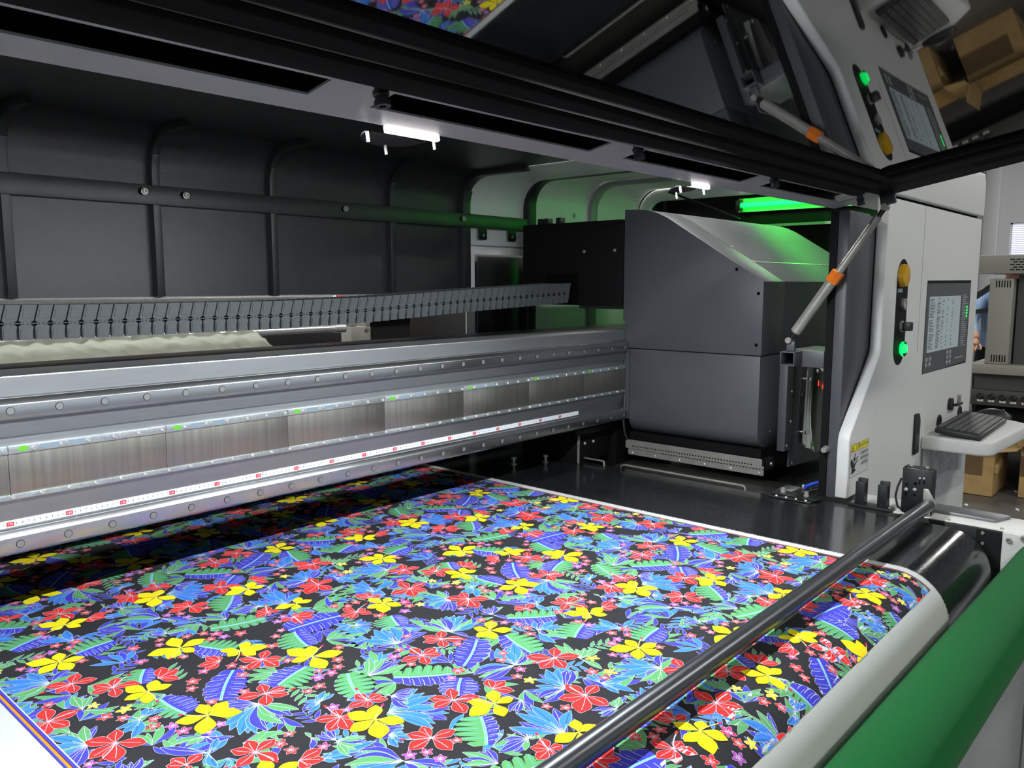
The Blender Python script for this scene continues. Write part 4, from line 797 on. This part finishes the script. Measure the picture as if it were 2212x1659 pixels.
for i in range(-1, 3):
    for j in range(-2, 3):
        dx, dy = OX + i * TX, OY + j * TY
        if dy > SB0 or dy + TY < SEND - 0.2: continue
        for c, pts, h in polys:
            q = [(x + dx, y + dy) for x, y in pts]
            mx_ = [p[0] for p in q]; my_ = [p[1] for p in q]
            if max(mx_) < B0 or min(mx_) > B1 or max(my_) < SEND or min(my_) > SB0: continue
            if min(mx_) < B0 or max(mx_) > B1 or min(my_) < SEND or max(my_) > SB0: q = clip(q, B0, B1, SEND, SB0)
            if len(q) >= 3: add_poly(c, q, H0 + 0.00005 + h * 1.5e-6)
for c, a, b in (('v', 0.000, 0.0030), ('o', 0.0030, 0.0068), ('d', 0.0068, 0.0080), ('v', 0.0080, 0.0120), ('w', 0.0120, 0.0138)): add_poly(c, [(PX0 + a, SEND), (PX0 + b, SEND), (PX0 + b, SB0), (PX0 + a, SB0)], H0 + 0.00098)
for c, a, b in (('w', 0.0075, 0.0085), ('d', 0.005, 0.0065), ('r', 0.0035, 0.0045), ('w', 0.000, 0.001)): add_poly(c, [(PX1 - b, SEND), (PX1 - a, SEND), (PX1 - a, SB0), (PX1 - b, SB0)], H0 + 0.00098)
bmesh.ops.triangulate(bm, faces=bm.faces, ngon_method='EAR_CLIP')
for k in range(0, 16):
    s = RY - 0.006 * k
    fs = [f for f in bm.faces if min(v.co.y for v in f.verts) < s < max(v.co.y for v in f.verts)]
    if fs: bmesh.ops.bisect_plane(bm, geom=list({g for f in fs for g in list(f.verts) + list(f.edges)} | set(fs)), dist=1e-7, plane_co=(0, s, 0), plane_no=(0, 1, 0))
for v in bm.verts:
    v.co = Vector(pth(v.co.x, v.co.y, v[hl]))
me = bpy.data.meshes.new('floral_print')
for v in bm.verts: v.co -= Vector((0.6, -0.2, ZB))
bmesh.ops.recalc_face_normals(bm, faces=bm.faces)
up_ = [f for f in bm.faces if f.normal.z < -0.2 or (abs(f.normal.z) <= 0.2 and f.normal.y > 0)]
if up_: bmesh.ops.reverse_faces(bm, faces=up_)
bm.to_mesh(me); bm.free()
for m in PMAT: me.materials.append(m)
link('floral_print', me, (0.6, -0.2, ZB), fab)
# frayed white selvage with loose fibres
mb = MB(); rr = random.Random(5)
s = 0.86
while s > RY - RC * R(92):
    for k in range(2):
        L_ = rr.uniform(0.001, 0.0055); a = rr.uniform(-0.9, 0.9); w_ = rr.uniform(0.0004, 0.0009); h = rr.uniform(0.0, 0.0016)
        p0 = pth(FX1 - 0.001, s, 0.0001); p1 = pth(FX1 - 0.001, s - w_ * 2, 0.0001); q = pth(FX1 + L_, s + a * L_, h)
        mb.add([p0, p1, q], [(0, 1, 2)])
    s -= rr.uniform(0.0006, 0.0018) if s < 0.3 else 0.004
o = mb.build('selvage_fringe', M_CLOTH, fab, smooth=0); o['kind'] = 'stuff'
# ================================================================ bars and rollers in front
t = thing('press_bar', 'gunmetal round bar lying across the printed fabric at the front', 'bar', (0.6, -1.057, -0.169))
MB().cyl((-0.75, -1.0543, -0.1548), (1.846, -1.0543, -0.1548), 0.017, 32).build('tube', M_GUN, t)
MB().cyl((1.8462, -1.0543, -0.1548), (1.8475, -1.0543, -0.1548), 0.0135, 24).build('end_plug', M_DSTEEL, t)
MB().prism([(-1.052, -0.112), (-1.040, -0.112), (-1.040, -0.168), (-1.074, -0.150)], 'x', 1.849, 1.853).build('arm', M_STEEL, t, bevel=0.001)
t = thing('bar_bracket', 'black sensor bracket with silver screws at the end of the round bar', 'bracket', (1.89, -1.015, -0.194))
MB().prism([(-0.979, -0.067), (-1.052, -0.070), (-1.056, -0.10), (-1.056, -0.16), (-1.045, -0.19), (-0.990, -0.1935), (-0.979, -0.186)], 'x', 1.8735, 1.8775).build('face_plate', M_BLACK, t, bevel=0.001)
MB().box(1.8780, 1.905, -1.052, -0.982, -0.067, -0.0635).box(1.8780, 1.905, -1.056, -1.0525, -0.19, -0.067).box(1.8780, 1.905, -0.982, -0.979, -0.10, -0.067).build('fold', M_BLACK, t, bevel=0.001)
for y, z, r in ((-0.9902, -0.1266, 0.0048), (-1.0121, -0.1235, 0.0048), (-1.023, -0.0905, 0.003), (-1.0337, -0.0895, 0.003)):
    MB().lathe((1.8735, y, z), (0, y, z), [(r, 0), (r, 0.002), (r * 0.6, 0.0034)], 14).build('screw', M_CHROME, t)
for y, z, a, b in ((-1.013, -0.1073, 0.004, 0.004), (-1.0118, -0.139, 0.0035, 0.0035), (-1.0349, -0.1409, 0.0026, 0.0026), (-0.9905, -0.139, 0.0022, 0.006), (-0.991, -0.113, 0.0022, 0.005), (-1.0235, -0.102, 0.0017, 0.006), (-1.0345, -0.101, 0.0017, 0.006), (-1.034, -0.160, 0.002, 0.002)):
    MB().prism(rrect(y - a, y + a, z - b, z + b, min(a, b) * 0.98), 'x', 1.8730, 1.8736).build('hole', M_LBLACK, t, smooth=0)
for y in (-0.996, -1.036): MB().lathe((1.890, y, -0.0635), (1.890, y, 1), [(0.005, 0), (0.0045, 0.003), (0.002, 0.004)], 12).build('top_screw', M_STEEL, t)
MB().tube([(1.885, -0.974, -0.10), (1.878, -0.967, -0.125), (1.874, -0.964, -0.15), (1.876, -0.970, -0.178), (1.882, -0.985, -0.192)], 0.003, 8).build('sensor_cable', M_KEY, t)
t = thing('fork_holder', 'black holder with two slotted upright forks beside the sensor bracket', 'holder', (1.875, -0.90, -0.1945))
MB().box(1.852, 1.896, -0.957, -0.845, -0.1943, -0.187).build('base_plate', M_BLACK, t, bevel=0.001)
for y0 in (-0.8855, -0.9450):
    MB().box(1.8600, 1.8715, y0, y0 + 0.0245, -0.187, -0.1235).box(1.8785, 1.8900, y0, y0 + 0.0245, -0.187, -0.1165).box(1.8715, 1.8785, y0, y0 + 0.0245, -0.187, -0.166).build('fork', M_BLACK, t, bevel=0.0008, weld=False)
for y in (-0.852, -0.951): MB().lathe((1.872, y, -0.187), (1.872, y, 1), [(0.004, 0), (0.004, 0.003), (0.002, 0.003)], 12).build('base_screw', M_STEEL, t)
tag(MB().box(1.812, 1.858, -0.985, -0.60, -0.205, -0.1945).build('edge_strip', M_BLACK, bevel=0.001), 'black edge strip between the belt and the side frame', 'strip')
t = thing('green_roller', 'fuzzy green felt roller across the lower right corner', 'roller', (0.8, -1.31, -0.33))
ga, gb = Vector((-0.60, -1.2945, -0.2570)), Vector((2.10, -1.3230, -0.2690))
MB().cyl(ga, gb, 0.0640, 64).build('felt_sleeve', M_FELT, t)
gn = (gb - ga).normalized()
MB().cyl(gb, gb + gn * 0.06, 0.02, 20).build('axle', M_STEEL, t)
mb = MB(); rr = random.Random(9)
u_ = Vector((0, 0, 1)); v_ = gn.cross(u_).normalized(); u_ = v_.cross(gn)
for k in range(16000):
    s = rr.uniform(0.15, 0.83); a = rr.uniform(-2.6, 0.9)
    c = ga + (gb - ga) * s; d = u_ * math.cos(a) + v_ * math.sin(a); tn = -u_ * math.sin(a) + v_ * math.cos(a)
    b = c + d * 0.0639; L_ = rr.uniform(0.0006, 0.0022); e = b + d * L_ * 0.7 + tn * rr.uniform(-1, 1) * L_ + gn * rr.uniform(-1, 1) * L_
    sd = gn * 0.00012 + tn * 0.00008
    mb.add([b - sd, b + sd, e], [(0, 1, 2)])
o = mb.build('felt_fuzz', M_FELT, t, smooth=0); o['kind'] = 'stuff'
# ================================================================ parking station right of the belt
t = thing('parking_station', 'steel parking station with trays under the print carriage', 'machine station', (2.2, -0.35, -0.60))
MB().box(1.855, 2.75, -0.60, 0.0, -0.60, -0.225).build('station_body', M_DSTEEL, t, bevel=0.002)
MB().box(1.87, 2.02, -0.615, -0.03, -0.224, -0.203).build('tray_rim', M_BROWN, t, bevel=0.002)
MB().prism([(1.86, -0.635), (2.20, -0.720), (2.24, -0.66), (2.24, -0.61), (1.90, -0.603)], 'z', -0.222, -0.214).build('tray_plate', M_BROWN, t, bevel=0.001)
MB().box(1.90, 1.98, -0.66, -0.61, -0.213, -0.196).build('tray_block', M_ALU2, t, bevel=0.006)
MB().tube([(2.02, -0.655, -0.205), (2.08, -0.672, -0.200), (2.14, -0.683, -0.203), (2.20, -0.695, -0.205)], 0.006, 8).build('blue_hose', M_BLUE, t)
for x in (2.03, 2.07, 2.12, 2.16): MB().lathe((x, -0.645 - (x - 2.03) * 0.25, -0.213), (x, -0.645 - (x - 2.03) * 0.25, 1), [(0.005, 0), (0.005, 0.008), (0.003, 0.012)], 10).build('nozzle', M_CHROME, t)
for i, (y0, y1) in enumerate(((-0.108, -0.562), (0.21, -0.045))):
    s = MB()
    pts = [(1.800, y0, -0.186), (1.800, y0 - 0.004, -0.178), (1.800, y0 - 0.014, -0.175), (1.800, y1 + 0.016, -0.175), (1.797, y1 + 0.006, -0.176), (1.790, y1, -0.180), (1.786, y1 - 0.004, -0.188)]
    for a, b in zip(pts[:-1], pts[1:]):
        s.add([(a[0] - 0.005, a[1], a[2]), (a[0] + 0.005, a[1], a[2]), (b[0] + 0.005, b[1], b[2]), (b[0] - 0.005, b[1], b[2])], [(0, 1, 2, 3)])
        s.add([(a[0] - 0.005, a[1], a[2] - 0.003), (a[0] + 0.005, a[1], a[2] - 0.003), (b[0] + 0.005, b[1], b[2] - 0.003), (b[0] - 0.005, b[1], b[2] - 0.003)], [(3, 2, 1, 0)])
        s.add([(a[0] - 0.005, a[1], a[2]), (a[0] - 0.005, a[1], a[2] - 0.003), (b[0] - 0.005, b[1], b[2] - 0.003), (b[0] - 0.005, b[1], b[2])], [(0, 1, 2, 3)])
    tag(s.build('edge_guard', M_STEEL, smooth=40), ('long bright steel guard strip at the belt edge below the carriage', 'short bright steel guard strip at the belt edge behind the carriage')[i], 'guard strip', 'belt edge guards')
t = thing('clamp_plate', 'dark clamp plate with two bolts at the belt edge near the post', 'clamp plate', (1.81, -0.70, -0.19))
MB().prism([(1.772, -0.645), (1.795, -0.633), (1.835, -0.636), (1.835, -0.770), (1.775, -0.768)], 'z', -0.1885, -0.1855).build('lower_plate', M_DSTEEL, t, bevel=0.0008)
MB().prism([(1.800, -0.640), (1.850, -0.640), (1.850, -0.775), (1.800, -0.775)], 'z', -0.1850, -0.182).build('upper_plate', M_BLACK, t, bevel=0.0008)
for y in (-0.665, -0.735): MB().lathe((1.826, y, -0.182), (1.826, y, 1), [(0.008, 0), (0.008, 0.003), (0.0065, 0.0035), (0.0065, 0.013), (0.003, 0.013), (0.003, 0.009)], 16).build('bolt', M_STEEL, t)
for k in range(4): MB().lathe((1.787, -0.662 - 0.029 * k, -0.1855), (1.787, -0.662 - 0.029 * k, 1), [(0.004, 0), (0.003, 0.002), (0.0015, 0.003)], 10).build('screw', M_CHROME, t)
t = thing('guide_block', 'black guide block with two silver screws under the right end of the beam', 'block', (1.80, 0.15, -0.19))
MB().box(1.755, 1.95, 0.045, 0.30, -0.19, -0.075).build('block', M_DEEP, t, bevel=0.003)
MB().box(1.735, 1.95, 0.030, 0.044, -0.090, -0.070).build('top_lip', M_BLACK, t, bevel=0.002)
MB().box(1.753, 1.757, 0.035, 0.042, -0.188, -0.091).build('steel_edge', M_STEEL, t)
for x in (1.80, 1.85): MB().lathe((x, 0.045, -0.125), (x, -1, -0.125), [(0.006, 0), (0.005, 0.003), (0.002, 0.005)], 12).build('screw', M_CHROME, t)
for x, y in ((1.70, 0.14), (1.60, 0.20)):
    tag(MB().lathe((x, y, ZB), (x, y, 1), [(0.012, 0), (0.012, 0.003), (0.005, 0.004), (0.005, 0.018), (0.010, 0.019), (0.010, 0.027)], 14).build('thumb_screw', M_STEEL), ('silver thumb screw standing next to the black guide block', 'silver thumb screw standing farther left of the black guide block')[x < 1.65], 'screw')
# ================================================================ behind the beam
tag(MB().cyl((-1.0, 1.0, 0.376), (1.43, 1.0, 0.376), 0.020, 24).cyl((1.43, 1.0, 0.376), (1.45, 1.0, 0.376), 0.014, 20).build('rear_roller', M_CHROME), 'upper polished steel roller behind the cable chain', 'roller', 'steel rollers behind the beam')
tag(MB().cyl((-1.0, 1.01, 0.256), (1.45, 1.01, 0.256), 0.014, 20).cyl((1.45, 1.01, 0.256), (1.50, 1.01, 0.256), 0.018, 16).build('rear_roller', M_CHROME), 'lower polished steel roller beside the pale cloth', 'roller', 'steel rollers behind the beam')
mb = MB(); rr = random.Random(21); nx_, ny_ = 320, 60
ph = [(rr.uniform(30, 150), rr.uniform(-90, 60), rr.uniform(0, 6), rr.uniform(0.0003, 0.0008)) for _ in range(34)]
for j in range(ny_ + 1):
    for i in range(nx_ + 1):
        u = i / nx_; v = j / ny_; xr = 1.075 - 0.06 * v + 0.008 * math.sin(v * 9)
        x = -1.0 + (xr + 1.0) * u; y = 0.985 - 0.40 * v; z = 0.268 - 0.088 * v
        d = sum(a * math.sin(fx * x + fy * y + p) for fx, fy, p, a in ph)
        mb.v.append((x, y, z + d))
for j in range(ny_):
    for i in range(nx_): a = j * (nx_ + 1) + i; mb.f.append((a, a + 1, a + nx_ + 2, a + nx_ + 1)); mb.m.append(0)
tag(mb.build('pale_cloth', M_RCLOTH, smooth=60), 'wrinkled pale cloth stretched out behind the beam at the left', 'cloth')
t = thing('roller_stand', 'beige roller stand with screws seen between beam and cable chain', 'stand', (1.60, 1.09, -0.2))
MB().box(1.565, 1.665, 1.05, 1.12, FZ, 0.257).build('upright', M_BEIGE, t, bevel=0.004)
for x in (1.580, 1.650): MB().box(x - 0.012, x + 0.012, 1.05, 1.12, 0.2575, 0.278).build('clip', M_STEEL, t, bevel=0.002)
for x, z in ((1.645, 0.245), (1.645, 0.175)): MB().lathe((x, 1.05, z), (x, 0, z), [(0.011, 0), (0.011, 0.003), (0.006, 0.005)], 14).build('screw', M_STEEL, t)
t = thing('rear_machine', 'dark machine body standing in the shadow behind the beam', 'machine', (2.0, 1.9, FZ))
MB().box(-1.0, 4.0, 1.9, 2.5, FZ, 0.24).build('body', M_DEEP, t, bevel=0.01)
MB().box(1.45, 2.2, 1.75, 1.89, 0.05, 0.20).build('drawer', M_BLACK, t, bevel=0.01)
MB().box(2.30, 2.75, 1.86, 1.89, 0.28, 0.31).box(2.30, 2.75, 1.86, 1.899, 0.24, 0.28).build('light_slot', M_SHELL, t)
MB().box(1.75, 2.05, 1.80, 1.88, 0.24, 0.27).build('tray', M_SHELL, t, bevel=0.004)
t = thing('stacked_stock', 'colourful stacked stock glimpsed under the hood wall edge', 'stock', (1.1, 2.6, 0.26))
cols = [mat('stock colour %d' % i, lin(*c), 0.7) for i, c in enumerate(((200, 150, 40), (210, 200, 190), (200, 60, 50), (60, 80, 180), (220, 200, 60), (150, 150, 150)))]
for k in range(16):
    x = 0.55 + k * 0.135; MB().box(x, x + 0.12, 2.60, 2.72, 0.242, 0.42).build('bundle', cols[(k * 5 + k // 3) % 6], t, bevel=0.004)
# ================================================================ far right: another machine, boxes, a person, scraps
t = thing('far_machine', 'beige grey machine with vented cabinet far behind the keyboard', 'machine', (7.3, -0.4, FZ))
MB().box(7.0, 8.0, -1.5, -0.02, -0.30, -0.215).build('table', M_BEIGE, t, bevel=0.01)
MB().box(7.08, 7.9, -1.5, -0.05, -0.43, -0.302).build('skirt', M_BEIGED, t)
MB().box(7.04, 7.9, -1.5, -0.04, -0.56, -0.432).build('knob_panel', M_BEIGED, t, bevel=0.004)
MB().box(7.15, 7.9, -1.5, -0.06, -0.74, -0.562).build('dark_gap', M_DEEP, t)
MB().box(7.05, 7.9, -1.5, -0.04, FZ, -0.742).build('plinth', M_BEIGED, t, bevel=0.006)
cbn = MB().box(7.0, 7.5, -0.295, -0.128, -0.214, 0.470).build('vent_cabinet', M_BEIGE, t, bevel=0.006)
for z0 in (0.40, -0.195):
    for k in range(6): MB().box(6.997, 7.0, -0.275 + k * 0.019, -0.268 + k * 0.019, z0, z0 + 0.055).build('vent_slit', M_LBLACK, cbn)
ov = MB().box(6.95, 7.6, -1.5, -0.05, 0.508, 0.655).build('top_housing', M_BEIGE, t, bevel=0.006)
for j in range(5):
    for k in range(9): MB().box(6.947, 6.95, -0.30 - k * 0.040 - (j % 2) * 0.02, -0.27 - k * 0.040 - (j % 2) * 0.02, 0.535 + j * 0.020, 0.543 + j * 0.020).build('vent_slit', M_LBLACK, ov)
MB().box(7.1, 7.6, -1.5, -0.31, -0.214, 0.50).build('rear_box', M_BEIGED, t)
MB().obox((7.2, -0.125, 0.40), (0.04, 0, 0), (0, 0.13, -0.10), (0, 0.02, 0.04)).obox((7.2, -0.125, 0.20), (0.04, 0, 0), (0, 0.16, -0.03), (0, 0, 0.04)).build('support_arm', M_KEY, t)
for y in (-0.11, -0.19, -0.27, -0.345, -0.425):
    kb = MB().lathe((7.04, y, -0.487), (0, y, -0.487), [(0.026, 0), (0.026, 0.018), (0.017, 0.025), (0.017, 0.04)], 14).build('knob', M_KEY, t)
    MB().box(7.037, 7.04, y - 0.022, y + 0.022, -0.53, -0.512).build('knob_label', M_TAPE, kb)
def carton(x0, y0, wx, wy, hz, lab, writing=None):
    b = thing('cardboard_box', lab, 'box', (x0 + wx / 2, y0 + wy / 2, FZ), 'cardboard boxes on the floor')
    th = 0.006
    for a in ((x0, x0 + th, y0, y0 + wy), (x0 + wx - th, x0 + wx, y0, y0 + wy), (x0 + th, x0 + wx - th, y0, y0 + th), (x0 + th, x0 + wx - th, y0 + wy - th, y0 + wy)):
        MB().box(*a, FZ, FZ + hz).build('side', M_CARD, b)
    MB().box(x0, x0 + wx, y0, y0 + wy, FZ + 0.0005, FZ + 0.006).build('bottom', M_CARD, b)
    MB().obox((x0, y0, FZ + hz), (-0.10, -0.02, 0.05), (0, wy, 0), (0, 0, th)).build('flap', M_CARD, b)
    MB().obox((x0, y0, FZ + hz), (wx, 0, 0), (0, -0.14, 0.03), (0, 0, th)).build('flap', M_CARD, b)
    MB().obox((x0, y0 + wy, FZ + hz), (wx, 0, 0), (0, 0.06, 0.12), (0, 0, th)).build('flap', M_CARD, b)
    MB().box(x0 - 0.0012, x0 - 0.0004, y0 + wy * 0.2, y0 + wy, FZ + hz * 0.45, FZ + hz * 0.88).build('packing_tape', M_CARDD, b)
    MB().obox((x0 + 0.02, y0 - 0.002, FZ + hz * 0.55), (0.16, 0, 0.05), (0, -0.02, -0.01), (0, 0, 0.05)).build('loose_tape', M_CARD, b)
    if writing:
        q = MB(); put_text(q, writing, 0.062, lambda a, c: (x0 - 0.0015, y0 + wy * 0.75 - a, FZ + 0.085 + c)); q.build('box_print', M_INK, b, smooth=0)
carton(6.33, -0.375, 0.50, 0.36, 0.34, 'open cardboard box marked 5CM standing under the keyboard tray', '.5CM')
carton(6.46, -0.92, 0.42, 0.40, 0.36, 'open cardboard box farther right behind the marked one')
for k, (x, y) in enumerate(((6.62, -0.49), (5.95, -0.30), (6.05, -0.60))):
    tag(MB().prism([(x, y), (x + 0.05, y + 0.01), (x + 0.06, y + 0.03), (x + 0.02, y + 0.025)], 'z', FZ, FZ + 0.003).build('paper_scrap', M_TAPE), ('white paper scrap on the floor right of the marked box', 'white paper scrap on the floor in front of the marked box', 'long white paper scrap on the floor nearest the side frame')[k], 'paper scrap', 'paper scraps on the floor')
# person bending over the far machine's table: skin-modifier figure
def figure():
    o = Vector((8.15, -0.10, 0))
    J = {'pelvis': (0, 0.12, -0.20, 0.15), 'waist': (-0.05, 0.08, -0.03, 0.145), 'chest': (-0.16, 0.03, 0.22, 0.165), 'neck': (-0.24, -0.02, 0.42, 0.055), 'head': (-0.30, -0.06, 0.55, 0.095), 'crown': (-0.31, -0.07, 0.64, 0.07),
         'shl': (-0.20, 0.20, 0.34, 0.07), 'ell': (-0.34, 0.26, 0.08, 0.05), 'wrl': (-0.58, 0.16, -0.06, 0.032), 'shr': (-0.22, -0.18, 0.34, 0.07), 'elr': (-0.36, -0.24, 0.10, 0.05), 'wrr': (-0.60, -0.16, -0.06, 0.032),
         'hpl': (0.02, 0.21, -0.26, 0.10), 'knl': (0.0, 0.22, -0.68, 0.07), 'anl': (0.06, 0.22, -1.08, 0.045), 'tol': (-0.10, 0.22, -1.115, 0.035),
         'hpr': (0.02, 0.03, -0.26, 0.10), 'knr': (0.0, 0.02, -0.68, 0.07), 'anr': (0.06, 0.02, -1.08, 0.045), 'tor': (-0.10, 0.02, -1.115, 0.035)}
    E_ = [('pelvis', 'waist'), ('waist', 'chest'), ('chest', 'neck'), ('neck', 'head'), ('head', 'crown'), ('chest', 'shl'), ('shl', 'ell'), ('ell', 'wrl'), ('chest', 'shr'), ('shr', 'elr'), ('elr', 'wrr'),
          ('pelvis', 'hpl'), ('hpl', 'knl'), ('knl', 'anl'), ('anl', 'tol'), ('pelvis', 'hpr'), ('hpr', 'knr'), ('knr', 'anr'), ('anr', 'tor')]
    ks = list(J)
    me = bpy.data.meshes.new('person'); me.from_pydata([tuple(o + Vector(J[k][:3]) - Vector((8.15, 0.02, FZ))) for k in ks], [(ks.index(a), ks.index(b)) for a, b in E_], [])
    ob = link('person', me, (8.15, 0.02, FZ)); tag(ob, 'person in a pale blue striped shirt bending behind the far machine', 'person')
    sk = ob.modifiers.new('skin', 'SKIN'); sk.use_smooth_shade = True
    for k, sv in zip(ks, me.skin_vertices[0].data): sv.radius = (J[k][3], J[k][3]); sv.use_root = (k == 'pelvis')
    ob.modifiers.new('sub', 'SUBSURF').levels = 2; ob.modifiers['sub'].render_levels = 2
    bpy.context.view_layer.update()
    dg = bpy.context.evaluated_depsgraph_get(); nm = bpy.data.meshes.new_from_object(ob.evaluated_get(dg)); ob.modifiers.clear(); ob.data = nm
    for m in (M_SHIRT, M_TROU, M_SKIN, M_HAIR): nm.materials.append(m)
    for p in nm.polygons:
        z = p.center.z + FZ; x = p.center.x
        p.material_index = 1 if z < -0.16 and x > -0.2 else (3 if z > 0.56 else (2 if z > 0.44 or (x < -0.52) else 0)); p.use_smooth = True
    # hands with five fingers, laid on the table
    for sy, w0 in ((1, (-0.60, 0.16, -0.07)), (-1, (-0.62, -0.16, -0.07))):
        h = MB(); b = o + Vector(w0)
        h.lathe(b, b + Vector((-0.09, 0, -0.045)), [(0.020, -0.02), (0.034, 0.02), (0.038, 0.06), (0.030, 0.085)], 10)
        for k in range(4):
            y = -0.027 + 0.018 * k; L_ = (0.062, 0.074, 0.070, 0.054)[k]; p = b + Vector((-0.075, y, -0.040))
            h.tube([p, p + Vector((-L_ * 0.5, 0, -0.012)), p + Vector((-L_, 0, -0.036))], 0.0085, 8)
        p = b + Vector((-0.03, -0.03 * sy, -0.022)); h.tube([p, p + Vector((-0.035, -0.028 * sy, -0.02)), p + Vector((-0.065, -0.030 * sy, -0.042))], 0.0095, 8)
        h.build('hand', M_SKIN, ob, smooth=60)
    hd = o + Vector(J['head'][:3])
    for dy in (-0.032, 0.032): MB().lathe(hd + Vector((-0.086, dy, 0.012)), hd + Vector((-1, dy, 0.012)), [(0.011, 0), (0.010, 0.006), (0.004, 0.010)], 10).build('eye', M_INK, ob)
    MB().prism([(-0.012, 0.005), (0.012, 0.005), (0.016, -0.035), (-0.016, -0.035)], 'x', -0.02, 0.0)
    n_ = hd + Vector((-0.092, 0, -0.01)); MB().lathe(n_ + Vector((0, 0, 0.02)), n_ + Vector((-0.03, 0, -0.05)), [(0.006, 0), (0.014, 0.03), (0.012, 0.04)], 8).build('nose', M_SKIN, ob)
    MB().obox(hd + Vector((-0.096, -0.022, -0.05)), (0.01, 0, 0), (0, 0.044, 0), (0, 0, 0.008)).build('mouth', M_REDINK, ob)
figure()
